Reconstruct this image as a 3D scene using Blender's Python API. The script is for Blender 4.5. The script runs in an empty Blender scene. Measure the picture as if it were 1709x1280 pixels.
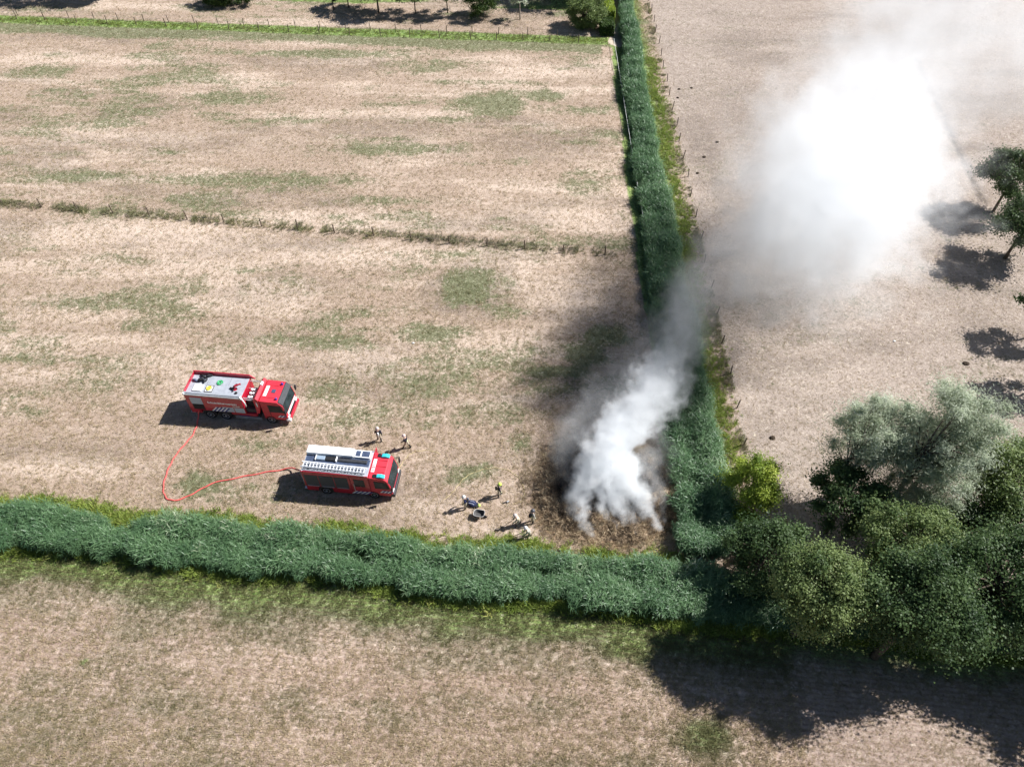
import bpy, bmesh, math, random
import numpy as np
from mathutils import Vector, Matrix, noise as mnoise

SC = bpy.context.scene
COL = SC.collection
R = math.radians
random.seed(7)
rng = np.random.default_rng(7)

# ------------------------------------------------------------------ camera (a drone hovering 50 m up)
PITCH, FOC, CAMH = R(49.0), 1210.0, 50.5          # FOC in pixels of the 1709 px wide photograph
cam_d = bpy.data.cameras.new('camera')
cam_d.sensor_width = 36.0
cam_d.lens = FOC / 1709.0 * 36.0
cam_d.clip_end = 6000.0
cam = bpy.data.objects.new('camera', cam_d)
cam.location = (0, 0, CAMH)
cam.rotation_euler = (R(90) - PITCH, 0, 0)
COL.objects.link(cam)
SC.camera = cam

# ------------------------------------------------------------------ sky, sun, exposure
SUN_AZ, SUN_EL = R(16.2), R(46.7)                 # the sun stands at the right, a little ahead of the camera
w = bpy.data.worlds.new('World'); SC.world = w; w.use_nodes = True
wn = w.node_tree; wn.nodes.clear()
sky = wn.nodes.new('ShaderNodeTexSky'); sky.sky_type = 'NISHITA'; sky.sun_disc = False
sky.air_density = .9; sky.dust_density = .3; sky.sun_elevation = SUN_EL; sky.sun_rotation = R(90) - SUN_AZ
bg = wn.nodes.new('ShaderNodeBackground'); bg.inputs['Strength'].default_value = 0.05
wo = wn.nodes.new('ShaderNodeOutputWorld')
wn.links.new(sky.outputs[0], bg.inputs['Color']); wn.links.new(bg.outputs[0], wo.inputs['Surface'])
sun_d = bpy.data.lights.new('sun', 'SUN'); sun_d.energy = 5.0; sun_d.angle = R(0.53); sun_d.color = (1.0, 0.985, 0.975)
sun = bpy.data.objects.new('sun', sun_d)
ldir = Vector((-math.cos(SUN_AZ) * math.cos(SUN_EL), -math.sin(SUN_AZ) * math.cos(SUN_EL), -math.sin(SUN_EL)))
sun.rotation_euler = ldir.to_track_quat('-Z', 'Y').to_euler(); sun.location = (60, 40, 80)
COL.objects.link(sun)
SC.view_settings.view_transform = 'Standard'; SC.view_settings.look = 'None'
SC.view_settings.gamma = 1.0; SC.view_settings.use_curve_mapping = False
SC.view_settings.exposure = 0.74
SC.render.engine = 'CYCLES'
cy = SC.cycles
cy.max_bounces = 36; cy.diffuse_bounces = 3; cy.glossy_bounces = 3; cy.transmission_bounces = 4
cy.transparent_max_bounces = 512; cy.volume_bounces = 34
cy.use_adaptive_sampling = True; cy.adaptive_threshold = 0.02
cy.use_denoising = True
try: cy.denoiser = 'OPENIMAGEDENOISE'
except Exception: pass
cy.volume_step_rate = 1.5; cy.volume_max_steps = 256
cy.caustics_reflective = False; cy.caustics_refractive = False

# ------------------------------------------------------------------ where things stand
def at(px, py, z=0.0):
    """point of the place at height z seen at pixel (px, py) of the photograph"""
    a = (px - 854.5) / FOC; b = (640 - py) / FOC
    c, s = math.cos(PITCH), math.sin(PITCH)
    d = (a, c + b * s, -s + b * c)
    t = (z - CAMH) / d[2]
    return Vector((t * d[0], t * d[1], z))

# ------------------------------------------------------------------ tagging
def tag(o, label=None, cat=None, group=None, kind=None):
    if label: o['label'] = label
    if cat: o['category'] = cat
    if group: o['group'] = group
    if kind: o['kind'] = kind
    return o

def empty(name, loc, rz=0.0, parent=None):
    o = bpy.data.objects.new(name, None); COL.objects.link(o)
    o.location = loc; o.rotation_euler = (0, 0, rz); o.empty_display_size = .3
    if parent: o.parent = parent
    return o

# ------------------------------------------------------------------ materials
class NT:
    def __init__(s, name):
        s.m = bpy.data.materials.new(name); s.m.use_nodes = True
        s.t = s.m.node_tree; s.t.nodes.clear()
        s.out = s.t.nodes.new('ShaderNodeOutputMaterial')
    def n(s, kind, props=None, **inp):
        nd = s.t.nodes.new('ShaderNode' + kind)
        for k, v in (props or {}).items(): setattr(nd, k, v)
        for k, v in inp.items():
            s.set(nd, k, v)
        return nd
    def set(s, nd, k, v):
        key = int(k[1:]) if k[0] == 'i' and k[1:].isdigit() else k.replace('_', ' ')
        sock = nd.inputs[key]
        if isinstance(v, bpy.types.NodeSocket): s.t.links.new(v, sock)
        elif isinstance(v, bpy.types.Node): s.t.links.new(v.outputs[0], sock)
        else:
            if sock.type == 'RGBA' and len(v) == 3: v = (*v, 1)
            sock.default_value = v
    def math(s, op, a, b=0.0, clamp=False):
        return s.n('Math', {'operation': op, 'use_clamp': clamp}, i0=a, i1=b).outputs[0]
    def mix(s, f, a, b, mode='MIX'):
        nd = s.n('Mix', {'data_type': 'RGBA', 'blend_type': mode})
        for k, v in ((0, f), (6, a), (7, b)):
            sock = nd.inputs[k]
            if isinstance(v, bpy.types.NodeSocket): s.t.links.new(v, sock)
            else: sock.default_value = (*v, 1) if (k and len(v) == 3) else v
        return nd.outputs[2]
    def ramp(s, f, lo, hi, a=0.0, b=1.0, smooth=True):
        nd = s.n('MapRange', {'interpolation_type': 'SMOOTHSTEP' if smooth else 'LINEAR', 'clamp': True})
        s.set(nd, 'i0', f); nd.inputs[1].default_value = lo; nd.inputs[2].default_value = hi
        nd.inputs[3].default_value = a; nd.inputs[4].default_value = b
        return nd.outputs[0]
    def noise(s, vec, scale, detail=3.0, rough=.55, dist=0.0):
        nd = s.n('TexNoise', None, Scale=scale, Detail=detail, Roughness=rough, Distortion=dist)
        if vec is not None: s.set(nd, 'Vector', vec)
        return nd.outputs[0]
    def attr(s, name, kind='GEOMETRY'):
        return s.n('Attribute', {'attribute_name': name, 'attribute_type': kind})
    def done(s, shader):
        s.t.links.new(shader.outputs[0], s.out.inputs['Surface']); return s.m

MATS = {}
def mat(name, col, rough=.55, metal=0.0, var=.10, scale=5.0, spec=.5, coat=0.0, grooves=None, emit=None):
    if name in MATS: return MATS[name]
    t = NT(name)
    co = t.n('TexCoord').outputs['Object']
    f = t.ramp(t.noise(co, scale, 4, .6), .3, .7)
    c0 = tuple(max(0, c * (1 - var)) for c in col); c1 = tuple(min(1, c * (1 + var)) for c in col)
    c = t.mix(f, c0, c1)
    p = t.n('BsdfPrincipled', None, Base_Color=c, Roughness=rough, Metallic=metal)
    p.inputs['Specular IOR Level'].default_value = spec
    p.inputs['Coat Weight'].default_value = coat
    if emit: p.inputs['Emission Color'].default_value = (*emit[:3], 1); p.inputs['Emission Strength'].default_value = emit[3]
    if grooves:                                      # the fine horizontal slats of a roller shutter
        wv = t.n('TexWave', {'bands_direction': 'Z'}, Vector=co, Scale=grooves)
        b = t.n('Bump', None, Strength=.5, Distance=.02, Height=wv.outputs[1])
        t.set(p, 'Normal', b.outputs[0])
    MATS[name] = t.done(p); return MATS[name]

def leafmat(name, ca, cb, cc, rough=.55, trans=.35, kind='GEOMETRY', spec=.3):
    """leaves: ca..cb by a value carried on each leaf or clump, cc for a few bleached ones"""
    t = NT(name)
    a = t.attr('tint', kind).outputs['Fac']
    c = t.mix(t.ramp(a, 0, .8, smooth=False), ca, cb)
    c = t.mix(t.ramp(a, .86, 1.0), c, cc)
    p = t.n('BsdfPrincipled', None, Base_Color=c, Roughness=rough)
    p.inputs['Specular IOR Level'].default_value = spec
    tr = t.n('BsdfTranslucent', None, Color=t.mix(.5, c, tuple(min(1, x * 1.5) for x in cb)))
    mx = t.n('MixShader'); mx.inputs[0].default_value = trans
    t.t.links.new(p.outputs[0], mx.inputs[1]); t.t.links.new(tr.outputs[0], mx.inputs[2])
    MATS[name] = t.done(mx); return MATS[name]

# ------------------------------------------------------------------ mesh building
class MB:
    def __init__(s): s.v = []; s.f = []
    def add(s, vs, fs):
        o = len(s.v); s.v += [tuple(v) for v in vs]; s.f += [tuple(i + o for i in f) for f in fs]; return s
    def box(s, x0, x1, y0, y1, z0, z1):
        vs = [(x, y, z) for x in (x0, x1) for y in (y0, y1) for z in (z0, z1)]
        return s.add(vs, [(0, 1, 3, 2), (4, 6, 7, 5), (0, 4, 5, 1), (2, 3, 7, 6), (0, 2, 6, 4), (1, 5, 7, 3)])
    def prism(s, prof, y0, y1):
        """profile in x,z pushed along y"""
        n = len(prof)
        vs = [(x, y0, z) for x, z in prof] + [(x, y1, z) for x, z in prof]
        return s.add(vs, [tuple(range(n)), tuple(reversed(range(n, 2 * n)))] + [(i, i + n, (i + 1) % n + n, (i + 1) % n) for i in range(n)])
    def tube(s, pts, r, n=6, cap=True):
        pts = [Vector(p) for p in pts]
        rs = r if isinstance(r, (list, tuple)) else [r] * len(pts)
        vs = []; prev = None
        for i, p in enumerate(pts):
            d = (pts[min(i + 1, len(pts) - 1)] - pts[max(i - 1, 0)]).normalized()
            if prev is None:
                a = d.orthogonal().normalized()
            else:
                a = (prev - d * prev.dot(d))
                a = a.normalized() if a.length > 1e-6 else d.orthogonal().normalized()
            prev = a; b = d.cross(a)
            for k in range(n):
                t = 2 * math.pi * k / n
                vs.append(p + (a * math.cos(t) + b * math.sin(t)) * rs[i])
        fs = [(i * n + k, i * n + (k + 1) % n, (i + 1) * n + (k + 1) % n, (i + 1) * n + k) for i in range(len(pts) - 1) for k in range(n)]
        if cap: fs += [tuple(reversed(range(n))), tuple(range((len(pts) - 1) * n, len(pts) * n))]
        return s.add(vs, fs)
    def lathe(s, prof, n=20, axis='z', c=(0, 0, 0)):
        """profile (radius, height) turned about an axis through c"""
        vs = []
        for r, h in prof:
            for k in range(n):
                t = 2 * math.pi * k / n; a, b = r * math.cos(t), r * math.sin(t)
                p = (a, b, h) if axis == 'z' else (a, h, b) if axis == 'y' else (h, a, b)
                vs.append((p[0] + c[0], p[1] + c[1], p[2] + c[2]))
        fs = [(i * n + k, i * n + (k + 1) % n, (i + 1) * n + (k + 1) % n, (i + 1) * n + k) for i in range(len(prof) - 1) for k in range(n)]
        fs += [tuple(reversed(range(n))), tuple(range((len(prof) - 1) * n, len(prof) * n))]
        return s.add(vs, fs)
    def build(s, name, m, parent=None, bevel=0.0, smooth=False, fixn=True):
        me = bpy.data.meshes.new(name); me.from_pydata(s.v, [], s.f); me.update()
        if fixn:
            bm = bmesh.new(); bm.from_mesh(me); bmesh.ops.recalc_face_normals(bm, faces=bm.faces); bm.to_mesh(me); bm.free()
        if smooth: me.shade_smooth()
        me.materials.append(m)
        o = bpy.data.objects.new(name, me); COL.objects.link(o)
        if parent: o.parent = parent
        if bevel:
            b = o.modifiers.new('bevel', 'BEVEL'); b.width = bevel; b.segments = 2; b.limit_method = 'ANGLE'
        return o

def np_mesh(name, v, quads=None, tris=None, m=None, attrs=None, parent=None, smooth=False):
    """big meshes straight from numpy arrays"""
    me = bpy.data.meshes.new(name)
    nq = 0 if quads is None else len(quads); ntr = 0 if tris is None else len(tris)
    me.vertices.add(len(v)); me.vertices.foreach_set('co', np.ascontiguousarray(v, dtype=np.float32).ravel())
    if nq + ntr:
        loops = np.concatenate([a.ravel() for a in (quads, tris) if a is not None]).astype(np.int32)
        me.loops.add(len(loops)); me.loops.foreach_set('vertex_index', loops)
        st = np.concatenate([np.arange(nq) * 4, nq * 4 + np.arange(ntr) * 3]).astype(np.int32)
        me.polygons.add(nq + ntr); me.polygons.foreach_set('loop_start', st)
    me.update(calc_edges=True)
    for k, a in (attrs or {}).items():
        a = np.asarray(a)
        if a.ndim == 2:
            at_ = me.attributes.new(k, 'FLOAT_VECTOR', 'POINT'); at_.data.foreach_set('vector', a.astype(np.float32).ravel())
        elif a.dtype.kind == 'i':
            at_ = me.attributes.new(k, 'INT', 'POINT'); at_.data.foreach_set('value', a.astype(np.int32))
        else:
            at_ = me.attributes.new(k, 'FLOAT', 'POINT'); at_.data.foreach_set('value', a.astype(np.float32))
    if smooth and nq + ntr: me.shade_smooth()
    if m: me.materials.append(m)
    o = bpy.data.objects.new(name, me); COL.objects.link(o)
    if parent: o.parent = parent
    return o

# numpy value noise, for where grass grows and how ground and heap heave
def vnoise(x, y, seed=0):
    xi = np.floor(x).astype(np.int64); yi = np.floor(y).astype(np.int64); fx = x - xi; fy = y - yi
    fx = fx * fx * (3 - 2 * fx); fy = fy * fy * (3 - 2 * fy)
    def h(a, b):
        n = (a * 374761393 + b * 668265263 + seed * 982451653) & 0xFFFFFFFF
        n = ((n ^ (n >> 13)) * 1274126177) & 0xFFFFFFFF
        return ((n ^ (n >> 16)) & 0xFFFF) / 65535.0
    return (h(xi, yi) * (1 - fx) + h(xi + 1, yi) * fx) * (1 - fy) + (h(xi, yi + 1) * (1 - fx) + h(xi + 1, yi + 1) * fx) * fy
def fbm(x, y, seed=0, o=4):
    r = 0; a = .5; t = 0
    for i in range(o):
        r = r + a * vnoise(x * 2 ** i + 17.3 * i, y * 2 ** i - 9.1 * i, seed + i); t += a; a *= .55
    return r / t
def sstep(a, b, x):
    t = np.clip((x - a) / (b - a), 0, 1); return t * t * (3 - 2 * t)
# ================================================================== THE SETTING
# lines of the place (world metres)
def ditch_front(x): return 22.75 - 0.113 * x + 0.25 * np.sin(x * .35)      # reed belt, edge nearest the stubble
def ditch_back(x): return 26.4 - 0.099 * x + 0.2 * np.sin(x * .5 + 1)
def reed2_mid(y): return 14.75 + 0.031 * (y - 29) + 0.15 * np.sin(y * .3)   # second reed belt, running away from the camera
HEAP_C = (7.4, 32.2)

GR = 0.4
gx = np.arange(-104, 104 + GR, GR); gy = np.arange(-6, 152 + GR, GR)
X, Y = np.meshgrid(gx, gy); sh = X.shape; x = X.ravel(); y = Y.ravel()
nA = fbm(x / 9, y / 2.6, 3); nB = fbm(x / 2.5, y / 1.2, 11); nC = fbm(x / 16, y / 9, 23); nD = fbm(x / 1.1, y / 1.1, 31)
green = sstep(.46, .76, .55 * nA + .3 * nC + .25 * nB) * .55
pale = sstep(.45, .72, fbm(x / 14, y / 3.2, 41)) * .7
brown = sstep(.5, .78, fbm(x / 12, y / 4, 57)) * .45
vivid = np.zeros_like(x); rows = np.zeros_like(x); burn = np.zeros_like(x)

def patch(arr, px, py, rx, ry, amt, rag=.5, rot=0.0, seed=0):
    c = at(px, py); dx = x - c.x; dy = y - c.y
    ca, sa = math.cos(rot), math.sin(rot)
    u = (dx * ca + dy * sa) / rx; v = (-dx * sa + dy * ca) / ry
    d = np.sqrt(u * u + v * v) + (fbm(x / 2.2, y / 1.5, 71 + seed) - .5) * 2 * rag
    k = 1 - sstep(.15, 1.35, d)
    np.maximum(arr, k * amt, out=arr) if amt > 0 else np.multiply(arr, 1 + k * amt, out=arr)

front = ditch_front(x); back = ditch_back(x)
near_f = y < front                                        # the stubble field nearest the camera
mid_f = (y > back) & (y < 63.6 - .125 * x)                # the field with the engines
past = x > 19.6 + .036 * (y - 36)                         # the grazed pasture on the right
top_f = (y > 63.6 - .125 * x) & ~past
rows[near_f] = 1.0
green[near_f] *= 1.15
# grass along the reeds, towards the stubble
d = front - y
strip = np.where(near_f, 1 - sstep(.6, 4.0, d + (nB - .5) * 3.2 + (nC - .5) * 3), 0)
vivid = np.maximum(vivid, strip * (.82 + .9 * (nB - .4)))
green = np.maximum(green, np.where(near_f, (1 - sstep(2.5, 6.5, d + (nB - .5) * 4)) * .9, 0))
# far bank of the reeds
d = y - back
bank = np.where(~near_f, 1 - sstep(.5, 1.6, d + (nB - .5) * 1.0), 0) * (x < 14.5)
vivid = np.maximum(vivid, bank)
# banks of the second ditch
d = np.abs(x - reed2_mid(y)); v2 = (1 - sstep(2.5, 4.6, d + (nB - .5) * 1.2)) * (y > 27) * (x > reed2_mid(y) - 2.2)
vivid = np.maximum(vivid, v2 * .8); brown = np.maximum(brown, v2 * .4)
# verge between the two wire fences at the top
d = y - (116.2 - .082 * x); v3 = (1 - sstep(.7, 2.0, np.abs(d + .2) + (nB - .5) * .9)) * (x < 15.5)
vivid = np.maximum(vivid, v3); green = np.maximum(green, (1 - sstep(1.0, 4.2, np.abs(d + 2.2) + (nA - .5) * 4)) * .75 * (x < 14))
# mown strip and lawn beyond
lawn = (y > 127 - .08 * x) & (x < 15)
vivid = np.maximum(vivid, np.where(lawn, sstep(.36, .56, nC) * .85, 0)); 
# single patches one can pick out
for a in [(820, 175, 7, 4.5, .85), (905, 160, 5, 2.5, .7), (380, 165, 9, 3.5, .6), (190, 205, 6, 3, .55), (650, 250, 14, 2.5, .6), (110, 295, 10, 2, .65),
          (420, 300, 18, 2.6, .6), (640, 335, 10, 1.6, .5), (980, 310, 5, 3, .5), (720, 110, 10, 3, .55), (60, 120, 8, 3, .6), (540, 90, 22, 2.0, .65)]:
    patch(green, *a, seed=1)
for a in [(790, 480, 4.2, 3.6, .9), (720, 560, 5, 2.0, .75), (850, 520, 3, 2, .55), (560, 570, 8, 1.6, .6), (930, 620, 4.5, 1.2, .8), (980, 590, 3.5, 2.2, .8), (700, 650, 4, 2, .55), (820, 690, 5, 2, .45), (560, 650, 4, 2.5, .5),
          (340, 810, 3, 1.5, .85), (600, 690, 6, 1.5, .5), (150, 640, 7, 1.6, .45), (440, 740, 4, 1.5, .5), (780, 790, 2.5, 1.3, .7), (1010, 560, 3, 2.0, .85), (870, 740, 1.5, 2, .6)]:  # the first, mid-field, adds grass to the painted smoke-shade patch
    patch(green, *a, seed=2)
for a in [(235, 1045, 2.6, 1.4, .85), (640, 1180, 1.2, 1, .7), (1190, 1240, 3, 2.0, .8), (60, 1190, 5, 1.3, .6), (900, 1180, 4, 1.4, .55), (700, 1110, 4, 1.2, .5), (860, 1090, 5, 1.6, .7), (1640, 1260, 4, 2, .8)]:
    patch(green, *a, seed=3)
patch(vivid, 1170, 1225, 2.6, 1.6, .5, seed=4); patch(vivid, 1050, 1075, 3, 1.5, .8, seed=5); patch(vivid, 560, 975, 5, 1.0, .85, seed=6); patch(vivid, 138, 1103, .35, .25, 1.0, .1); patch(vivid, 700, 1010, 9, 1.2, .6, seed=7); patch(vivid, 380, 985, 6, .9, .6, seed=8)
for a in [(1640, 660, 7, 4, .35), (1580, 480, 4, 2, .55), (1590, 400, 2.5, 1, .6), (1300, 620, 6, 4, .3), (1200, 130, 5, 6, .4), (1640, 480, 5, 2, .5), (1180, 90, 3, 10, .4)]:
    patch(green, *a, seed=9)
for a in [(790, 485, 5.5, 4.6, .8), (1000, 560, 5, 3.4, .5), (900, 240, 10, 4, .5), (640, 215, 14, 3, .45), (300, 240, 16, 3, .4), (1180, 250, 3, 14, .6), (1250, 200, 8, 12, .45), (940, 650, 4, 4, .55)]:  # patches up-left of the heap paint smoke shade into the ground colour
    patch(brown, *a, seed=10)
for a in [(200, 390, 22, 3.4, 1.0), (650, 425, 22, 2.4, .9), (620, 600, 6, 2.4, .95), (960, 500, 6, 4.5, .8), (900, 120, 12, 3, .9), (960, 360, 9, 3, .9), (120, 520, 12, 3, .6), (300, 600, 9, 2, .6), (1010, 110, 5, 3, .9),
          (560, 700, 8, 2, .5), (730, 850, 5, 1.4, .8), (100, 780, 9, 1.5, .8), (1350, 800, 3, 4, .9), (1240, 640, 2.5, 8, .8), (600, 370, 20, 2.4, .9)]:
    patch(pale, *a, seed=11)
patch(green, 200, 390, 20, 3, -.8); patch(green, 960, 490, 5, 3.6, -.9)
# scorched ground round the heap
hx = (x - HEAP_C[0]) / 6.6; hy = (y - HEAP_C[1]) / 5.6
hd = np.sqrt(hx * hx + hy * hy) + (fbm(x / 1.7, y / 1.7, 91) - .5) * .5
burn = 1 - sstep(.75, 1.12, hd)
vivid *= 1 - np.clip(1.3 - hd, 0, 1)
# cattle path in the pasture, a darker trodden line
pa, pb, pc = at(1530, 100), at(1580, 210), at(1640, 335)
def segd(a, b):
    vx, vy = b.x - a.x, b.y - a.y; t = np.clip(((x - a.x) * vx + (y - a.y) * vy) / (vx * vx + vy * vy), 0, 1)
    return np.hypot(x - a.x - t * vx, y - a.y - t * vy)
pd = np.minimum(segd(pa, pb), segd(pb, pc)) + (nD - .5) * .5
trod = (1 - sstep(.15, .75, pd)); brown = np.maximum(brown, trod * 1.0); green *= 1 - trod
# sandy track at the top
tq = [at(1018, -60), at(1033, 0), at(1037, 40), at(1026, 72)]
td = np.minimum(np.minimum(segd(tq[0], tq[1]), segd(tq[1], tq[2])), segd(tq[2], tq[3])) + (nD - .5) * .5
track = 1 - sstep(.7, 1.3, td); vivid *= 1 - track; green *= 1 - track
vivid = np.maximum(vivid, (1 - sstep(1.3, 2.2, td)) * (1 - track) * .7)
pasture = sstep(-1, 1.5, x - (19.6 + .036 * (y - 36)))
green *= 1 - .6 * pasture
# height: gentle heave, ditches under the reeds
z = (nC - .5) * .10 + (nD - .5) * .05
dd = np.where(y < back, np.minimum(y - front, back - y), -1)
z -= .55 * sstep(.1, 1.7, dd); z -= .55 * sstep(-2.0, -.2, -np.abs(x - reed2_mid(y))) * (y > 27)
z -= .10 * trod
flat = np.maximum.reduce([1 - sstep(0, 1.5, np.maximum(np.abs(x - bx) - rx_, np.abs(y - by) - ry_)) for bx, by, rx_, ry_ in ((-23.4, 40.7, 5.6, 2.4), (-12.8, 33.0, 4.9, 2.3))])
z *= 1 - flat
idx = np.arange(len(x)).reshape(sh)
quads = np.stack([idx[:-1, :-1], idx[:-1, 1:], idx[1:, 1:], idx[1:, :-1]], -1).reshape(-1, 4)
# the same sheet goes on to the horizon
B = 3000.0
edge = np.concatenate([idx[0, :], idx[1:, -1], idx[-1, -2::-1], idx[-2:0:-1, 0]])
ex, ey = x[edge], y[edge]; s = B / np.maximum(np.abs(ex), np.abs(ey - 73))
V = np.concatenate([np.stack([x, y, z], 1), np.stack([ex * s, 73 + (ey - 73) * s, np.zeros_like(ex)], 1)])
n0, ne = len(x), len(edge); k = np.arange(ne); k2 = (k + 1) % ne
quads = np.concatenate([quads, np.stack([edge[k], n0 + k, n0 + k2, edge[k2]], -1)])
pad = lambda a, v=0.3: np.concatenate([a, np.full(ne, v)])
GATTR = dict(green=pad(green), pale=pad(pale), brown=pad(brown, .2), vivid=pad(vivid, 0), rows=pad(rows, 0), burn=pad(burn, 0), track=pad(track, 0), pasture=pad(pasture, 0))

def ground_material():
    t = NT('dry_grass_ground')
    P = t.n('NewGeometry').outputs['Position']
    A = {k: t.attr(k).outputs['Fac'] for k in GATTR}
    st = t.n('Mapping', None, Vector=P); st.inputs['Scale'].default_value = (.35, 1, 1); st.inputs['Rotation'].default_value = (0, 0, R(6))
    n1 = t.noise(P, .9, 6, .68); n2 = t.noise(P, 1.5, 7, .85, .5); n3 = t.noise(P, 3.6, 5, .85, .8); n4 = t.noise(st.outputs[0], 1.7, 4, .62)
    nf = t.ramp(t.math('ADD', t.math('MULTIPLY', n2, .4), t.math('MULTIPLY', n3, .6)), .36, .64, 0, 1, False)
    # straw colours; long faint mowing lines run the length of the fields
    ml = t.n('Mapping', None, Vector=P); ml.inputs['Rotation'].default_value = (0, 0, R(6.5)); ml.inputs['Scale'].default_value = (.045, 1, 1)
    n5 = t.noise(ml.outputs[0], 1.5, 5, .6)
    n4 = t.math('ADD', t.math('MULTIPLY', n4, .55), t.math('MULTIPLY', n5, .45))
    c = t.mix(t.ramp(t.math('ADD', t.math('MULTIPLY', n4, .8), t.math('MULTIPLY', A['pale'], .42)), .34, .82), (.36, .268, .203), (.555, .438, .35))
    c = t.mix(t.math('MULTIPLY', A['pasture'], .8), c, t.mix(t.ramp(n1, .35, .7), (.305, .252, .216), (.375, .315, .272)))
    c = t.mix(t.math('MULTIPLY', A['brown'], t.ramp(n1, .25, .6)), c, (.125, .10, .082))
    # green grass grows through it in tufts
    g = t.math('SUBTRACT', t.math('ADD', t.math('MULTIPLY', A['green'], 1.6), t.math('MULTIPLY', t.math('SUBTRACT', nf, .5), -1.25)), t.math('SUBTRACT', t.math('MULTIPLY', n1, 1.6), .55))
    c = t.mix(t.math('MULTIPLY', t.ramp(g, .05, .75), .85), c, t.mix(n3, (.085, .108, .048), (.185, .20, .10)))
    v = t.math('ADD', A['vivid'], t.math('MULTIPLY', t.math('SUBTRACT', nf, .5), .9))
    c = t.mix(t.ramp(v, .25, .85), c, t.mix(t.ramp(n2, .35, .65), (.085, .155, .035), (.26, .34, .10)))
    # drilled rows of the stubble field
    mp = t.n('Mapping', None, Vector=P); mp.inputs['Rotation'].default_value = (0, 0, R(6.0))
    wv = t.n('TexWave', {'bands_direction': 'Y'}, Vector=mp.outputs[0], Scale=.9, Distortion=2.2, Detail=4.0)
    wv.inputs['Detail Scale'].default_value = 2.5
    rw = t.math('MULTIPLY', t.math('MULTIPLY', A['rows'], t.ramp(n1, .3, .6)), t.ramp(wv.outputs[1], .35, .9))
    c = t.mix(t.math('MULTIPLY', t.math('MULTIPLY', A['rows'], .5), t.ramp(A['vivid'], .5, .1)), c, t.mix(t.ramp(n4, .3, .7), (.36, .252, .20), (.55, .415, .345)))
    c = t.mix(t.math('MULTIPLY', rw, .42), c, (.19, .125, .09))
    # fine light stalks, and darker gaps between them put into the colour
    c = t.mix(t.ramp(nf, .58, .95, 0, .85), c, t.mix(.5, c, (.86, .76, .62)))
    c = t.mix(t.ramp(nf, .44, .05, 0, .95), c, t.mix(.7, c, (.05, .038, .024)))
    # burnt and sandy places
    b = t.math('ADD', A['burn'], t.math('MULTIPLY', t.math('SUBTRACT', nf, .5), .7))
    c = t.mix(t.ramp(b, .25, .8), c, t.mix(t.ramp(n2, .4, .62), (.06, .042, .03), (.40, .27, .16)))
    c = t.mix(t.ramp(t.math('ADD', A['track'], t.math('MULTIPLY', t.math('SUBTRACT', nf, .5), .8)), .4, .7), c, (.50, .42, .33))
    bp = t.n('Bump', None, Strength=.8, Distance=.07, Height=t.math('ADD', t.math('MULTIPLY', nf, .75), t.math('MULTIPLY', rw, .25)))
    p = t.n('BsdfPrincipled', None, Base_Color=c, Roughness=.95, Normal=bp.outputs[0])
    p.inputs['Specular IOR Level'].default_value = .1
    return t.done(p)
gm = ground_material()
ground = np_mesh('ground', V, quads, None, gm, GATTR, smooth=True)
tag(ground, 'parched pasture and stubble with green tufts, stretching to the horizon', 'ground', kind='structure')
def gz(px_, py_):
    i = int(round((px_ - gx[0]) / GR)); j = int(round((py_ - gy[0]) / GR))
    if 0 <= i < len(gx) and 0 <= j < len(gy): return float(z[j * len(gx) + i])
    return 0.0

# ------------------------------------------------------------------ scattering of uncountable plants (geometry nodes)
LIB = {}
def proto(name, meshes):
    """small plant meshes kept outside the scene, to be instanced"""
    c = bpy.data.collections.new(name)
    for i, o in enumerate(meshes):
        for k in list(o.users_collection): k.objects.unlink(o)
        c.objects.link(o)
    LIB[name] = c
    return c
def scatter(name, coll, pts, rot, scl, pick, tint, label, cat):
    o = np_mesh(name, pts, attrs=dict(rot=rot, scl=scl, pick=pick.astype(int), tint=tint))
    ng = bpy.data.node_groups.new(name, 'GeometryNodeTree')
    ng.interface.new_socket('Geometry', in_out='INPUT', socket_type='NodeSocketGeometry')
    ng.interface.new_socket('Geometry', in_out='OUTPUT', socket_type='NodeSocketGeometry')
    N = ng.nodes.new; L = ng.links.new
    gi, go = N('NodeGroupInput'), N('NodeGroupOutput')
    ci = N('GeometryNodeCollectionInfo'); ci.inputs[0].default_value = coll; ci.inputs['Separate Children'].default_value = True; ci.inputs['Reset Children'].default_value = True
    ip = N('GeometryNodeInstanceOnPoints'); ip.inputs['Pick Instance'].default_value = True
    def na(nm, ty):
        a = N('GeometryNodeInputNamedAttribute'); a.data_type = ty; a.inputs[0].default_value = nm; return a.outputs[0]
    L(gi.outputs[0], ip.inputs['Points']); L(ci.outputs[0], ip.inputs['Instance'])
    L(na('pick', 'INT'), ip.inputs['Instance Index']); 
    e2r = N('FunctionNodeEulerToRotation'); L(na('rot', 'FLOAT_VECTOR'), e2r.inputs[0]); L(e2r.outputs[0], ip.inputs['Rotation'])
    L(na('scl', 'FLOAT'), ip.inputs['Scale'])
    L(ip.outputs[0], go.inputs[0])
    md = o.modifiers.new('scatter', 'NODES'); md.node_group = ng
    tag(o, label, cat, kind='stuff')
    return o

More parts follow.
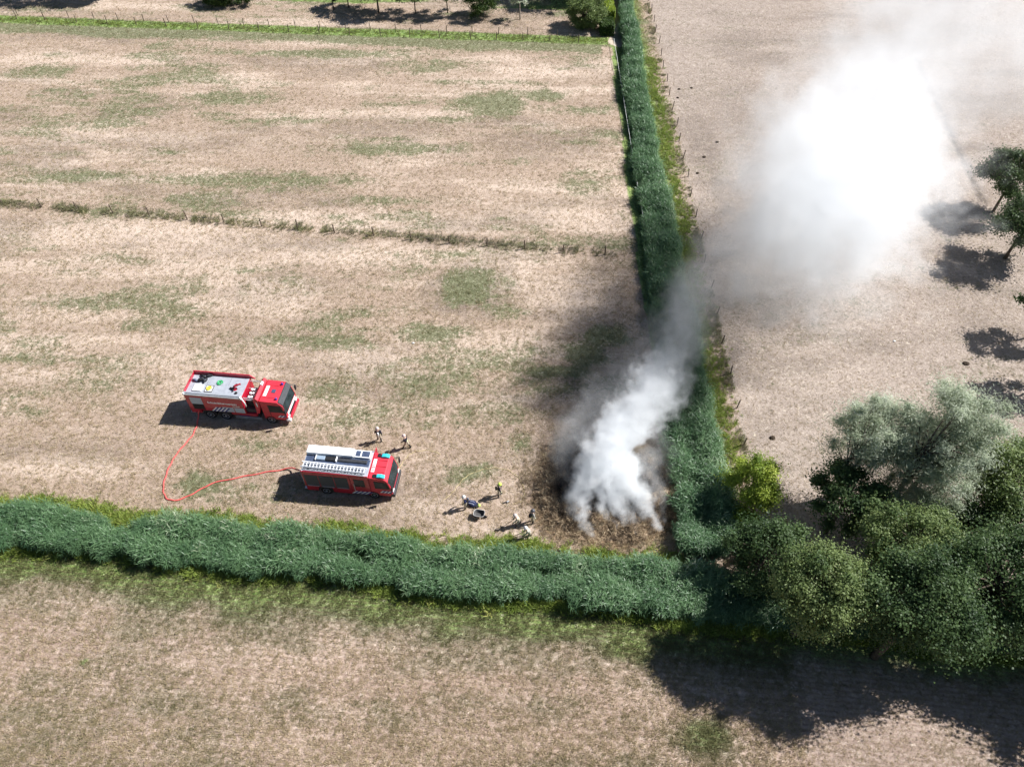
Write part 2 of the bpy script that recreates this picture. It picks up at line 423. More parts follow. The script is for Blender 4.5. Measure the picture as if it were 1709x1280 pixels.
def blade(vs, qs, ts, tn, base, az_, L_, w_, lift, droop, tint):
    """a bent blade of two pieces, widest in the middle"""
    d = np.array([math.cos(az_), math.sin(az_)]); sdir = np.array([-d[1], d[0], 0]) * w_ * .5
    p0 = np.array(base); p1 = p0 + np.array([d[0] * L_ * .5, d[1] * L_ * .5, lift * L_ * .55]); p2 = p0 + np.array([d[0] * L_, d[1] * L_, (lift - droop) * L_])
    o = len(vs)
    vs += [p0 - sdir * .5, p0 + sdir * .5, p1 + sdir, p1 - sdir, p2]
    qs.append((o, o + 1, o + 2, o + 3)); ts.append((o + 3, o + 2, o + 4)); tn += [tint] * 5

def reed_clump(seed):
    r = random.Random(seed); vs, qs, ts, tn = [], [], [], []
    for s in range(11):
        bx, by = r.gauss(0, .27), r.gauss(0, .27); h = r.uniform(1.45, 2.15); la, lt = r.uniform(0, 6.28), r.uniform(.02, .16)
        tx, ty = bx + math.cos(la) * lt * h, by + math.sin(la) * lt * h
        o = len(vs); a = r.uniform(0, 3.14); c, s_ = .012 * math.cos(a), .012 * math.sin(a)
        vs += [np.array((bx - c, by - s_, 0)), np.array((bx + c, by + s_, 0)), np.array((tx + c, ty + s_, h)), np.array((tx - c, ty - s_, h))]
        qs.append((o, o + 1, o + 2, o + 3)); tn += [.3] * 4
        n = r.randint(6, 9)
        for k in range(n):
            f = .35 + .65 * (k + r.random()) / n
            p = (bx + (tx - bx) * f, by + (ty - by) * f, h * f)
            blade(vs, qs, ts, tn, p, r.uniform(0, 6.28), r.uniform(.38, .62), r.uniform(.035, .055), r.uniform(.5, 1.3), r.uniform(.2, .9), 0)
    return np_mesh('reed_clump', np.array(vs), np.array(qs), np.array(ts), MATS['reed'])
def weed_clump(seed, h0, h1, n, wid, m, spread=.16):
    r = random.Random(seed); vs, qs, ts, tn = [], [], [], []
    for k in range(n):
        blade(vs, qs, ts, tn, (r.gauss(0, spread * .6), r.gauss(0, spread * .6), -.01), r.uniform(0, 6.28), r.uniform(h0, h1) * .8, wid * r.uniform(.7, 1.3), r.uniform(.6, 2.0), r.uniform(.1, .6), 0)
    return np_mesh('weed_clump', np.array(vs), np.array(qs), np.array(ts), m)

leafmat('reed', (.055, .122, .056), (.175, .29, .135), (.47, .53, .35), rough=.42, trans=.35, kind='INSTANCER', spec=.5)
leafmat('bank_weed', (.095, .15, .028), (.28, .35, .07), (.40, .40, .12), kind='INSTANCER')
leafmat('dry_weed', (.21, .165, .125), (.20, .21, .085), (.46, .38, .22), trans=.2, kind='INSTANCER')
leafmat('straw_tuft', (.115, .12, .045), (.42, .33, .20), (.60, .50, .35), trans=.25, kind='INSTANCER', rough=.7)
leafmat('burnt_straw', (.035, .025, .019), (.37, .275, .175), (.60, .48, .32), trans=.15, kind='INSTANCER', rough=.8)
proto('reeds', [reed_clump(i) for i in range(7)])
proto('weeds', [weed_clump(50 + i, .3, .6, 22, .05, MATS['bank_weed'], .22) for i in range(5)])
proto('dry', [weed_clump(70 + i, .3, .65, 26, .035, MATS['dry_weed'], .25) for i in range(5)])
proto('tufts', [weed_clump(90 + i, .10, .22, 9, .022, MATS['straw_tuft'], .12) for i in range(6)])
proto('straw', [weed_clump(110 + i, .22, .5, 12, .035, MATS['burnt_straw'], .2) for i in range(6)])

def rots(n, tilt=.12): return np.stack([rng.normal(0, tilt, n), rng.normal(0, tilt, n), rng.uniform(0, 6.283, n)], 1)
def zs(px_, py_):
    i = np.clip(np.round((px_ - gx[0]) / GR).astype(int), 0, len(gx) - 1); j = np.clip(np.round((py_ - gy[0]) / GR).astype(int), 0, len(gy) - 1)
    return z[j * len(gx) + i]
def heap_d(px_, py_): return np.hypot((px_ - HEAP_C[0]) / 6.4, (py_ - HEAP_C[1]) / 5.2)

# reed belt along the stubble: two rows, one on each bank, a dark seam of water between
n = 8200; rx = rng.uniform(-62, 44, n); u = rng.uniform(0, 1, n)
ef = (fbm(rx / 1.7, rx * 0, 301) - .5) * 1.5; eb = (fbm(rx / 2.1, rx * 0 + 4, 302) - .5) * 1.3
ry = ditch_front(rx) + .4 + ef + u * (ditch_back(rx) - ditch_front(rx) - .6 + eb - ef)
seam = np.abs(u - .52 - .05 * np.sin(rx * .4)) < (.10 + .05 * np.sin(rx * .9) + .05 * np.sin(rx * .37))
hole = fbm(rx / 1.3, ry / 1.0, 5) < .36
keep = ~(seam | hole); rx, ry, u = rx[keep], ry[keep], u[keep]
hgt = (.42 + .92 * fbm(rx / 1.8, ry / 1.2, 8)) * np.where(u > .9, .72, 1)
tint = np.clip(.1 + .75 * fbm(rx / 1.3, ry / 1.1, 9) + rng.normal(0, .16, len(rx)) + (u > .85) * .18, 0, 1)
scatter('reed_belt', LIB['reeds'], np.stack([rx, ry, zs(rx, ry)], 1), rots(len(rx), .13) + np.array([.05, -.10, 0]), hgt, rng.integers(0, 7, len(rx)), tint,
        'long belt of blue-green reeds in the ditch beside the stubble field', 'reeds')
# reed belt running away from the camera
n = 9500; ry = rng.uniform(26.5, 150, n); w_ = rng.uniform(-1, 1, n)
half = np.interp(ry, [26, 32, 45, 70, 120], [2.4, 1.75, 1.6, 1.35, .62])
rx = reed2_mid(ry) + .55 + .7 * sstep(100, 118, ry) + w_ * half * (.78 + .5 * fbm(ry / 1.8, w_ > 0, 303))
keep = (fbm(rx / 1.2, ry / 1.4, 6) > .33) & ~((ry < 33) & (heap_d(rx, ry) < .98)); rx, ry, w_ = rx[keep], ry[keep], w_[keep]
hgt = (.50 + .85 * fbm(rx / 1.4, ry / 1.8, 18)) * np.where(w_ > .72, .7, 1) * np.where((ry > 118), .8, 1)
tint = np.clip(-.02 + .7 * fbm(rx / 1.2, ry / 1.6, 19) + rng.normal(0, .15, len(rx)) + sstep(.25, .95, w_) * .32, 0, 1)
scatter('reed_belt', LIB['reeds'], np.stack([rx, ry, zs(rx, ry)], 1), rots(len(rx), .13) + np.array([0, -.10, 0]), hgt, rng.integers(0, 7, len(rx)), tint,
        'straight belt of reeds between the mown fields and the grazed pasture', 'reeds')
# yellow-green herbs on the banks
n = 26000; bx = rng.uniform(-62, 44, n); side = rng.random(n) < .55
by = np.where(side, ditch_back(bx) + np.abs(rng.normal(0, .55, n)) - .1, ditch_front(bx) - np.abs(rng.normal(0, .4, n)) + .35)
by2 = rng.uniform(33, 150, n // 3); off = rng.normal(2.9, .65, n // 3); bx2 = reed2_mid(by2) + .55 + off
by3 = np.zeros(0); bx3 = rng.uniform(-90, 15, 4200); by3 = 116.0 - .082 * bx3 + rng.normal(0, .6, 4200)
bx, by = np.concatenate([bx, bx2, bx3]), np.concatenate([by, by2, by3])
keep = (heap_d(bx, by) > 1.02) & (fbm(bx / 1.1, by / 1.1, 12) > .36) & ~((bx > 13) & (by > ditch_back(bx) - .3) & (by < 33)); bx, by = bx[keep], by[keep]
scl = rng.uniform(.45, 1.05, len(bx)) * (.5 + .8 * fbm(bx / 1.6, by / 1.6, 14)) * np.where(by > 110 - .05 * bx, .42, 1) * np.where((bx > 16) & (by > 33), .6, 1)
tint = np.clip(.22 + .75 * fbm(bx / 1.2, by / 1.2, 15) + rng.normal(0, .2, len(bx)), 0, 1)
scatter('bank_herbs', LIB['weeds'], np.stack([bx, by, zs(bx, by)], 1), rots(len(bx), .2), scl, rng.integers(0, 5, len(bx)), tint,
        'yellow-green grass and herbs along the ditch banks and fence verge', 'grass')
# rank dry weeds under the middle fence and along the pasture fence
n = 3000; fx = rng.uniform(-75, 11.5, n); fy = 63.85 - .132 * fx + rng.normal(0, .42, n) + .25
gap = (fbm(fx / 1.6, fy * 0, 33) > .30)
fy4 = rng.uniform(36, 140, 2600); fx4 = 20.1 + .034 * (fy4 - 36) - np.abs(rng.normal(0, .55, 2600)); gap4 = fbm(fx4 / 3, fy4 / 2.2, 36) > .52
fx, fy = np.concatenate([fx[gap], fx4[gap4]]), np.concatenate([fy[gap], fy4[gap4]])
scl = rng.uniform(.25, .8, len(fx)) * (.25 + .9 * fbm(fx / 1.1, fy / 2.6, 37) ** 1.5 * 1.3)
tint = np.clip(-.1 + 1.2 * fbm(fx / 3.2, fy / 3, 38) + rng.normal(0, .25, len(fx)), 0, 1)
scatter('fence_weeds', LIB['dry'], np.stack([fx, fy, zs(fx, fy)], 1), rots(len(fx), .2), scl, rng.integers(0, 5, len(fx)), tint,
        'brown and grey-green weeds grown rank under the pasture fences', 'weeds')
# stiff tufts of dry grass all over the fields
n = 230000; ty_ = 9 + 124 * rng.random(n) ** 1.6; tx_ = rng.uniform(-1, 1, n) * (29 + .48 * ty_)
inside = (ty_ > ditch_front(tx_) - .1) & (ty_ < ditch_back(tx_)); keep = ~inside & (heap_d(tx_, ty_) > .9) & ((np.abs(tx_ - reed2_mid(ty_)) > 2.2) | (ty_ < 26))
for bx_, by_, rx_, ry_ in ((-23.4, 40.7, 4.8, 1.4), (-12.8, 33.0, 4.0, 1.4)): keep &= ~((np.abs(tx_ - bx_) < rx_) & (np.abs(ty_ - by_) < ry_))
tx_, ty_ = tx_[keep], ty_[keep]
i = np.clip(np.round((tx_ - gx[0]) / GR).astype(int), 0, len(gx) - 1); j = np.clip(np.round((ty_ - gy[0]) / GR).astype(int), 0, len(gy) - 1); q = j * len(gx) + i
tint = np.clip(rng.normal(.78, .2, len(tx_)) - .75 * green[q] - .7 * vivid[q], 0, 1)
scl = rng.uniform(.5, 1.15, len(tx_)) * (1 + .5 * vivid[q]) * np.where(pasture[q] > .5, .6, 1)
scatter('dry_grass', LIB['tufts'], np.stack([tx_, ty_, z[q]], 1), rots(len(tx_), .3), scl, rng.integers(0, 6, len(tx_)), tint,
        'short stiff tufts of dry straw-coloured grass across the fields', 'grass')

# ------------------------------------------------------------------ the smouldering heap
HR = .14
hx_, hy_ = np.meshgrid(np.arange(-7.4, 7.4, HR), np.arange(-6.2, 6.2, HR)); hs = hx_.shape; hx = hx_.ravel(); hy = hy_.ravel()
hd = np.hypot(hx / 6.5, hy / 5.3) + (fbm(hx / 2 + 5, hy / 2, 201) - .5) * .32
body = 1 - sstep(.45, 1.0, hd)
hz = body * (.35 + .75 * fbm(hx / 2.4, hy / 2.1, 203)) + body * (fbm(hx / .6, hy / .6, 205, 3) - .45) * .95 - .12 * (1 - sstep(.9, 1.1, hd)) * 0 - .10
hz = np.where(hd > 1.02, -.25, hz)
# how far each place has burnt: the middle, and a tongue to the right, is black
bd = np.hypot((hx - .7) / 4.9, (hy - .5) / 4.1) + (fbm(hx / 1.2, hy / 1.2, 207) - .5) * 1.0
burnt = 1 - sstep(.72, 1.02, bd)
ash = (1 - sstep(.35, .75, np.hypot((hx - 4.2) / 1.3, (hy - 1.4) / 1.6) + (fbm(hx / .6, hy / .6, 209) - .5) * .9)) + .6 * (1 - sstep(.3, .8, np.hypot((hx + 2.6) / 1.6, (hy - 4.0) / 1.2) + (fbm(hx / .7, hy / .7, 210) - .5)))
hi = np.arange(len(hx)).reshape(hs); hq = np.stack([hi[:-1, :-1], hi[:-1, 1:], hi[1:, 1:], hi[1:, :-1]], -1).reshape(-1, 4)
hq = hq[(hd[hq] < 1.04).any(1)]
t = NT('smouldering_straw')
P = t.n('TexCoord').outputs['Object']
n1, n2, n3 = t.noise(P, 1.6, 5, .65), t.noise(P, 7, 4, .7, .5), t.noise(P, 18, 3, .7, .8)
c = t.mix(t.ramp(n2, .35, .66), (.20, .135, .085), (.52, .39, .26))
c = t.mix(t.ramp(n1, .52, .7), c, (.56, .43, .27))
c = t.mix(t.ramp(n3, .5, .36, 0, .8), c, (.045, .028, .018))
bb = t.math('ADD', t.attr('burnt').outputs['Fac'], t.math('MULTIPLY', t.math('SUBTRACT', n2, .5), 1.3))
c = t.mix(t.ramp(bb, .3, .75), c, t.mix(t.ramp(n3, .42, .65), (.012, .010, .010), (.075, .055, .045)))
c = t.mix(t.ramp(t.math('ADD', t.attr('rim').outputs['Fac'], t.math('MULTIPLY', t.math('SUBTRACT', n2, .5), 1.2)), .2, .9), c, t.mix(n3, (.30, .22, .15), (.56, .45, .33)))
aa = t.math('ADD', t.attr('ash').outputs['Fac'], t.math('MULTIPLY', t.math('SUBTRACT', n2, .5), 1.2))
c = t.mix(t.ramp(aa, .45, .95, 0, .8), c, t.mix(n3, (.26, .20, .18), (.52, .45, .42)))
bp = t.n('Bump', None, Strength=1.0, Distance=.12, Height=t.math('ADD', n2, t.math('MULTIPLY', n3, .6)))
p = t.n('BsdfPrincipled', None, Base_Color=c, Roughness=.95, Normal=bp.outputs[0]); p.inputs['Specular IOR Level'].default_value = .1
hm = t.done(p)
heap = np_mesh('straw_heap', np.stack([hx, hy, hz], 1), hq, None, hm, dict(burnt=burnt, ash=ash, rim=sstep(.74, 1.0, hd)), smooth=True)
heap.location = (*HEAP_C, 0)
tag(heap, 'low smouldering heap of brown straw, charred black in the middle', 'straw heap')
n = 9000; qx = rng.uniform(-7, 7, n); qy = rng.uniform(-6, 6, n)
qi = np.clip(np.round((qx + 7.4) / HR).astype(int), 0, hs[1] - 1); qj = np.clip(np.round((qy + 6.2) / HR).astype(int), 0, hs[0] - 1); qq = qj * hs[1] + qi
keep = (hd[qq] < 1.12) & (rng.random(n) < .35 + .65 * (hd[qq] > .5))
qx, qy, qq = qx[keep], qy[keep], qq[keep]
tint = np.clip(rng.normal(.62, .28, len(qx)) - .75 * burnt[qq] + (fbm(qx / .9, qy / .9, 220) - .5) * 1.3, 0, 1)
scatter('loose_straw', LIB['straw'], np.stack([qx + HEAP_C[0], qy + HEAP_C[1], np.maximum(hz[qq], 0)], 1), rots(len(qx), .5), rng.uniform(.3, .85, len(qx)) * (1.15 - .6 * sstep(.7, 1.1, hd[qq])), rng.integers(0, 6, len(qx)), tint,
        'loose stalks of brown and charred straw strewn over the heap', 'straw')
# ------------------------------------------------------------------ fences
WOOD = mat('weathered_post', (.16, .125, .095), .85, var=.35, scale=9, spec=.1)
WIRE = mat('galvanised_wire', (.33, .33, .32), .5, .6, var=.1)
WTAPE = mat('white_fence_tape', (.78, .78, .74), .6, var=.06)
def fence(name, pix, h, r, label, nw=2, wire=WIRE, wr=.006, post_m=WOOD, jit=.05, pts=None, knobs=False):
    P_ = [at(*q) for q in pix] if pts is None else pts
    root = empty(name, (P_[0].x, P_[0].y, 0)); tag(root, label, 'fence'); o0 = root.location
    rr = random.Random(len(P_)); tops = []
    for p in P_:
        hh = h * rr.uniform(.9, 1.1); lx, ly = rr.gauss(0, jit), rr.gauss(0, jit); g = gz(p.x, p.y)
        b = Vector((p.x - o0.x, p.y - o0.y, g - .15)); t_ = b + Vector((lx * hh, ly * hh, hh + .15))
        m = MB(); m.tube([b, b + (t_ - b) * .97, t_], [r, r * .92, r * .6], 7); po = m.build('post', post_m, root)
        tops.append((b, t_))
        if knobs:
            k = b + (t_ - b) * .9; m = MB(); m.lathe([(.02, -.05), (.05, -.03), (.05, .03), (.02, .05)], 8, 'z', k); m.build('insulator', WTAPE, po)
    for i in range(nw):
        f = .9 - .38 * i; m = MB(); line = []
        for (b, t_), (b2, t2) in zip(tops, tops[1:]):
            a, c = b + (t_ - b) * f, b2 + (t2 - b2) * f
            line += [a, (a + c) / 2 - Vector((0, 0, .05))]
        b, t_ = tops[-1]; line.append(b + (t_ - b) * f)
        m.tube(line, wr, 4); m.build('wire', wire, root)
    return root
fence('wire_fence', [(-30, 29), (28, 32), (76, 34), (128, 38), (179, 40), (228, 42), (278, 45), (331, 49), (382, 50), (432, 52), (482, 54), (533, 56.5), (583, 58.5), (635, 60.5), (684, 62.5), (734, 64), (786, 66), (828, 67), (873, 68), (917, 69.5), (965, 71)], 1.3, .065,
      'wire fence on slim posts along the green verge, on the side of the mown field')
fence('wire_fence', [(-20, 23), (30, 26), (72, 28), (115, 30), (157, 32), (198, 34), (240, 36), (282, 38), (325, 40), (365, 42), (407, 43.5), (450, 45), (493, 46.5), (534, 48), (577, 50), (619, 51.5), (661, 52.7), (703, 54), (745, 55.5), (788, 57), (832, 58.5), (880, 60), (930, 62)], 1.2, .06,
      'wire fence on slim posts along the green verge, on the side of the orchard')
fence('wire_fence', [(-60, 334), (4, 340), (70, 346), (130, 351), (189, 356), (250, 361.5), (313, 367), (374, 372), (437, 378), (497, 383), (559, 389), (624, 394), (687, 400), (750, 406), (813, 411), (876, 416), (940, 421), (1010, 426)], 1.2, .075,
      'old wire fence in rank weeds between the two mown fields')
ys = [36.9 + 4.05 * i for i in range(27)]
fence('wire_fence', None, 1.2, .06, 'post and wire fence along the edge of the grazed pasture', pts=[Vector((20.0 + .0362 * (q - 36.9) + .12 * math.sin(q), q, 0)) for q in ys])
ys = [62.5 + 6.4 * i for i in range(9)]
fence('electric_fence', None, 1.0, .02, 'white electric fence line in the dark shade beside the reeds', nw=1, wire=WTAPE, wr=.022, jit=.02, knobs=True,
      post_m=mat('grey_stake', (.3, .3, .28), .6), pts=[Vector((14.75 + .02 * (q - 62), q, 0)) for q in ys])

# ------------------------------------------------------------------ trees
BARK = mat('bark', (.115, .09, .07), .9, var=.4, scale=7, spec=.1)
PALEBARK = mat('pale_bark', (.33, .29, .24), .85, var=.25, scale=7, spec=.1)
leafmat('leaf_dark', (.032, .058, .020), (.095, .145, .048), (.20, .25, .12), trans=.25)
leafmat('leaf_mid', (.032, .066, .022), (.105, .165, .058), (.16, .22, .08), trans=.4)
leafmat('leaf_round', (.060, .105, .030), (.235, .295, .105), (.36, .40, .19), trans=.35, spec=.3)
leafmat('leaf_yellow', (.12, .19, .022), (.36, .44, .06), (.52, .56, .13), trans=.35)
leafmat('leaf_willow', (.26, .31, .195), (.52, .57, .43), (.72, .74, .64), trans=.5, spec=.5)
leafmat('leaf_hedge', (.022, .048, .012), (.075, .125, .025), (.17, .20, .06), trans=.2)

def tree(name, label, x0, y0, zc, rad, m, n=22000, leaf=.2, lw=.6, trunk=.2, clumps=40, seed=1, bark=BARK, low=.25, droop=.0, group=None, cr=.30, stems=1, shell=.55, cat='tree'):
    """trunk and limbs reaching to clumps of leaves spread through an uneven crown"""
    n = int(n * 1.35); leaf *= .8; clumps = int(clumps * 1.5); cr = cr * .9; rx_, ry_, rz_ = rad; r = np.random.default_rng(seed); rr = random.Random(seed)
    root = empty(name, (x0, y0, gz(x0, y0))); tag(root, label, cat, group)
    # clump centres
    c = r.normal(size=(clumps * 4, 3)); c /= np.linalg.norm(c, axis=1)[:, None]
    c *= (shell + (1 - shell) * r.random(len(c)))[:, None] ** .8
    c = c[c[:, 2] > -1 + low][:clumps]
    lump = .82 + .36 * r.random(len(c)); C = c * lump[:, None] * np.array([rx_, ry_, rz_]) * .86; C[:, 2] += zc
    R_ = cr * (rx_ + ry_ + rz_) / 3 * (.65 + .7 * r.random(len(C)))
    # trunk and limbs
    tm = MB(); fork = max(.25, (zc - rz_ * .55))
    tops = []
    for s in range(stems):
        a = s * 6.28 / max(1, stems) + rr.random(); o = .0 if stems == 1 else rx_ * .38
        p = [Vector((math.cos(a) * o * .25, math.sin(a) * o * .25, -.25)), Vector((math.cos(a) * o * .5 + rr.gauss(0, .06), math.sin(a) * o * .5 + rr.gauss(0, .06), fork * .55)), Vector((math.cos(a) * o + rr.gauss(0, .12), math.sin(a) * o + rr.gauss(0, .12), fork)), Vector((math.cos(a) * o * 1.25, math.sin(a) * o * 1.25, zc + rz_ * .55))]
        tm.tube(p, [trunk * 1.25, trunk * .95, trunk * .75, trunk * .15], 9); tops.append(p)
    for i in range(len(C)):
        e = Vector(C[i]); p = min(tops, key=lambda q: (q[2].xy - e.xy).length); f = rr.uniform(.0, .65)
        s0 = p[2] + (p[3] - p[2]) * f; s0 = s0 if s0.z < e.z + .5 else p[2].lerp(p[1], rr.uniform(0, .3)); mid = s0.lerp(e, .55) + Vector((rr.gauss(0, .15), rr.gauss(0, .15), .12 * (e - s0).length))
        tm.tube([s0, mid, e], [trunk * .32, trunk * .18, trunk * .05], 5, cap=False)
    tm.build('trunk', bark, root, smooth=True)
    # leaves
    k = r.integers(0, len(C), n); k = np.where(r.random(n) < .15, r.integers(0, len(C), n), k)
    d = r.normal(size=(n, 3)); d /= np.linalg.norm(d, axis=1)[:, None]
    P0 = C[k] + d * (R_[k] * np.minimum(np.abs(r.normal(0, .62, n)), 1.7))[:, None] * np.array([1.15, 1.15, .75])
    P0[:, 2] -= droop * np.hypot(P0[:, 0] / rx_, P0[:, 1] / ry_) ** 2 * rz_
    P0 = P0[P0[:, 2] > .1]; n = len(P0); d = d[:n]; k = k[:n]
    nrm = d * .7 + np.array([0, 0, .55]) + r.normal(0, .45, (n, 3)); nrm /= np.linalg.norm(nrm, axis=1)[:, None]
    ax = r.normal(size=(n, 3)) + np.array([0, 0, -droop * 1.5]); ax -= nrm * (ax * nrm).sum(1)[:, None]; ax /= np.linalg.norm(ax, axis=1)[:, None]
    bx_ = np.cross(nrm, ax); L_ = (leaf * r.uniform(.6, 1.35, n))[:, None]; W_ = L_ * lw * .5
    V_ = np.stack([P0 - ax * L_ * .5, P0 + bx_ * W_ + nrm * L_ * .06, P0 + ax * L_ * .5, P0 - bx_ * W_ + nrm * L_ * .06], 1).reshape(-1, 3)
    ct = r.normal(0, .2, len(C))
    tint = np.clip(r.normal(.42, .13, n) + ct[k] * 1.2, 0, 1)
    Q = np.arange(n * 4).reshape(-1, 4)
    np_mesh('crown', V_, Q, None, m, dict(tint=np.repeat(tint, 4)), root)
    return root

def tree_px(name, label, px, py, zc, *a, **k):
    p = at(px, py, zc); return tree(name, label, p.x, p.y, zc, *a, **k)
M_ = MATS
# the copse where the ditches meet
tree_px('willow_tree', 'silvery willow with airy feathery crown, standing behind the dark leafy maple', 1452, 728, 8.2, (3.2, 3.1, 4.6), M_['leaf_willow'], 30000, .30, .2, .15, 64, 11, low=.15, cr=.26, stems=2, shell=.3)
tree_px('willow_tree', 'tallest silvery willow, bright green shoots in its feathery crown', 1575, 735, 9.2, (4.0, 3.8, 5.8), M_['leaf_willow'], 52000, .30, .2, .2, 90, 12, low=.15, cr=.24, stems=2, shell=.3)
tree_px('willow_tree', 'low bushy willow filling the space under the two silvery willows', 1528, 850, 4.6, (3.6, 3.2, 3.4), M_['leaf_willow'], 34000, .28, .2, .12, 60, 26, low=.1, cr=.26, stems=3, shell=.3)
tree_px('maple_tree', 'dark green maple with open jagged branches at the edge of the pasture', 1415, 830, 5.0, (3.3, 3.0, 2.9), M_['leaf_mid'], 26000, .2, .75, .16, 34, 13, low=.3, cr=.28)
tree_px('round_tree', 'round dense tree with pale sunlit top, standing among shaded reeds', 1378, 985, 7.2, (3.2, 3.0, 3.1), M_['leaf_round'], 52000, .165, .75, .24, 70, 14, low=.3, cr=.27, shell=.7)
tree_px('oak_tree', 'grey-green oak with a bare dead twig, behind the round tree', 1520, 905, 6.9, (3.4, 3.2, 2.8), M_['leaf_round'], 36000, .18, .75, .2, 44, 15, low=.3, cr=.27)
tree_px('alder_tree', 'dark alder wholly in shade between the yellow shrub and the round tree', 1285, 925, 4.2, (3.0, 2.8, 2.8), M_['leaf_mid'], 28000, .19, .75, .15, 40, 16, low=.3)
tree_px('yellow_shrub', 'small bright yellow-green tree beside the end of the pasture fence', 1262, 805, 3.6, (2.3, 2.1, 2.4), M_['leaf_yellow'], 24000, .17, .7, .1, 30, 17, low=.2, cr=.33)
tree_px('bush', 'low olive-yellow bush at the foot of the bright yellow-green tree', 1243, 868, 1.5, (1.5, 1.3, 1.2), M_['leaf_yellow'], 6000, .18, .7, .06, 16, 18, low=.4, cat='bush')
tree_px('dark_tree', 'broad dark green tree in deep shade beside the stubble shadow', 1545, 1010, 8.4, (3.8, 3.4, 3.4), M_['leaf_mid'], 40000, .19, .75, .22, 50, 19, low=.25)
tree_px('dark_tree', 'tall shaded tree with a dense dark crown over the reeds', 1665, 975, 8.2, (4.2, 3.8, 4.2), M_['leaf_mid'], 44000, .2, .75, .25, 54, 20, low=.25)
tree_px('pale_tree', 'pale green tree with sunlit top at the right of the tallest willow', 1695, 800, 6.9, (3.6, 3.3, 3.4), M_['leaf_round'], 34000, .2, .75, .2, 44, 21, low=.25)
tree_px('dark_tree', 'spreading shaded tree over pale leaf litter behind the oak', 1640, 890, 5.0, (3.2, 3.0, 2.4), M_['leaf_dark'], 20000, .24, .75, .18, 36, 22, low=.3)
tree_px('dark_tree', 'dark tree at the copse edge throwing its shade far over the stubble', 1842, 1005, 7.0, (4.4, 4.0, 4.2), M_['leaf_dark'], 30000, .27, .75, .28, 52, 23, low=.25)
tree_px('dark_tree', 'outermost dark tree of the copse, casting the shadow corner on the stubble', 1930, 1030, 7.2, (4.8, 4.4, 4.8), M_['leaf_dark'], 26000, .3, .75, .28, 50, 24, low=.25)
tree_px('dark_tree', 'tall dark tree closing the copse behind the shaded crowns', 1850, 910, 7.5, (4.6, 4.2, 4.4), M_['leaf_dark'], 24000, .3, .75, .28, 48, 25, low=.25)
# pasture trees, whose shadows lie on the grazed grass
tree_px('pasture_tree', 'small leafy tree leaning over the grazed pasture, upper of a pair', 1697, 287, 5.2, (4.1, 3.5, 2.9), M_['leaf_dark'], 32000, .24, .75, .14, 30, 31, low=.5, cr=.29)
tree_px('pasture_tree', 'small leafy tree on the grazed pasture, lower of a pair', 1716, 372, 4.7, (4.2, 3.5, 2.7), M_['leaf_dark'], 28000, .24, .75, .15, 30, 32, low=.5, cr=.29)
tree_px('pasture_tree', 'slight tree with thin open branches throwing a ragged shadow on the pasture', 1768, 505, 4.4, (3.4, 2.3, 1.8), M_['leaf_mid'], 10000, .24, .75, .12, 20, 33, low=.5)
tree_px('pasture_tree', 'small round tree throwing the shadow nearest the tallest willow', 1790, 592, 4.4, (3.0, 2.4, 2.0), M_['leaf_mid'], 13000, .24, .75, .12, 20, 34, low=.5)
# orchard and garden at the top
for i, (px, py, zc, rr_, nn, cl, mm, lab) in enumerate([
        (632, 22, 4.4, 4.0, 20000, 30, 'leaf_dark', 'dense dark fruit tree with stout trunk in the orchard row'),
        (582, 14, 3.4, 3.0, 9000, 20, 'leaf_mid', 'young fruit tree with thin trunk beside the dense dark one'),
        (693, 23, 3.6, 3.1, 8000, 20, 'leaf_mid', 'slender fruit tree with light leaves, between two others'),
        (747, 22, 3.8, 3.3, 10000, 22, 'leaf_mid', 'fruit tree with spreading light leaves beside the drooping tree'),
        (558, 17, 2.2, 1.7, 2600, 16, 'leaf_mid', 'sapling tied to a stake at the end of the orchard row')]):
    p = at(px, py); tree('fruit_tree', lab, p.x, p.y, zc, (rr_, rr_, rr_ * .62), M_[mm], nn, .26, .75, .09 if i else .15, cl, 40 + i, group='fruit trees of the orchard row', low=.5)
p = at(803, 27); tree('drooping_tree', 'dark green tree with low drooping branches behind the wire fences', p.x, p.y, 3.0, (3.3, 3.0, 2.8), M_['leaf_hedge'], 20000, .25, .5, .14, 40, 46, droop=.35, low=.1)
p = at(868, 33); tree('birch_tree', 'thin tree with pale trunk and sparse leaves behind the fence', p.x, p.y, 3.3, (1.9, 1.7, 1.2), M_['leaf_willow'], 2200, .24, .7, .10, 18, 47, bark=PALEBARK, low=.5)
p = at(976, 48); tree('garden_bush', 'big round evergreen bush with sunlit leaves beside the sandy track', p.x, p.y + .6, 2.4, (3.3, 3.0, 2.9), M_['leaf_round'], 34000, .23, .7, .12, 60, 48, low=.1, cr=.25, shell=.75, cat='bush')
p = at(377, 14); tree('garden_bush', 'wide dark evergreen bush standing alone on the dry lawn', p.x, p.y + 1.5, 1.6, (5.6, 2.6, 2.0), M_['leaf_hedge'], 26000, .24, .6, .12, 70, 49, low=.1, cr=.24, shell=.7, cat='bush')
for i, (px, py, zc, rr_) in enumerate([(905, 10, 6.0, 5.6), (975, 4, 6.5, 5.6), (845, 0, 5.0, 4.8), (60, -2, 6.5, 7.0), (110, 8, 4.4, 4.4)]):
    p = at(px, py); tree('garden_tree', ['leafy garden tree shading the lawn behind the pale trunked tree', 'leafy garden tree shading the lawn behind the round bush', 'leafy garden tree shading the drooping tree', 'broad tree throwing a wide shadow at the end of the wire fences', 'smaller tree in front of the broad one by the wire fences'][i],
        p.x + 4.5, p.y + 2.2, zc, (rr_, rr_ * .8, rr_ * .6), M_['leaf_dark'], 14000, .32, .75, .22, 36, 60 + i, low=.4)
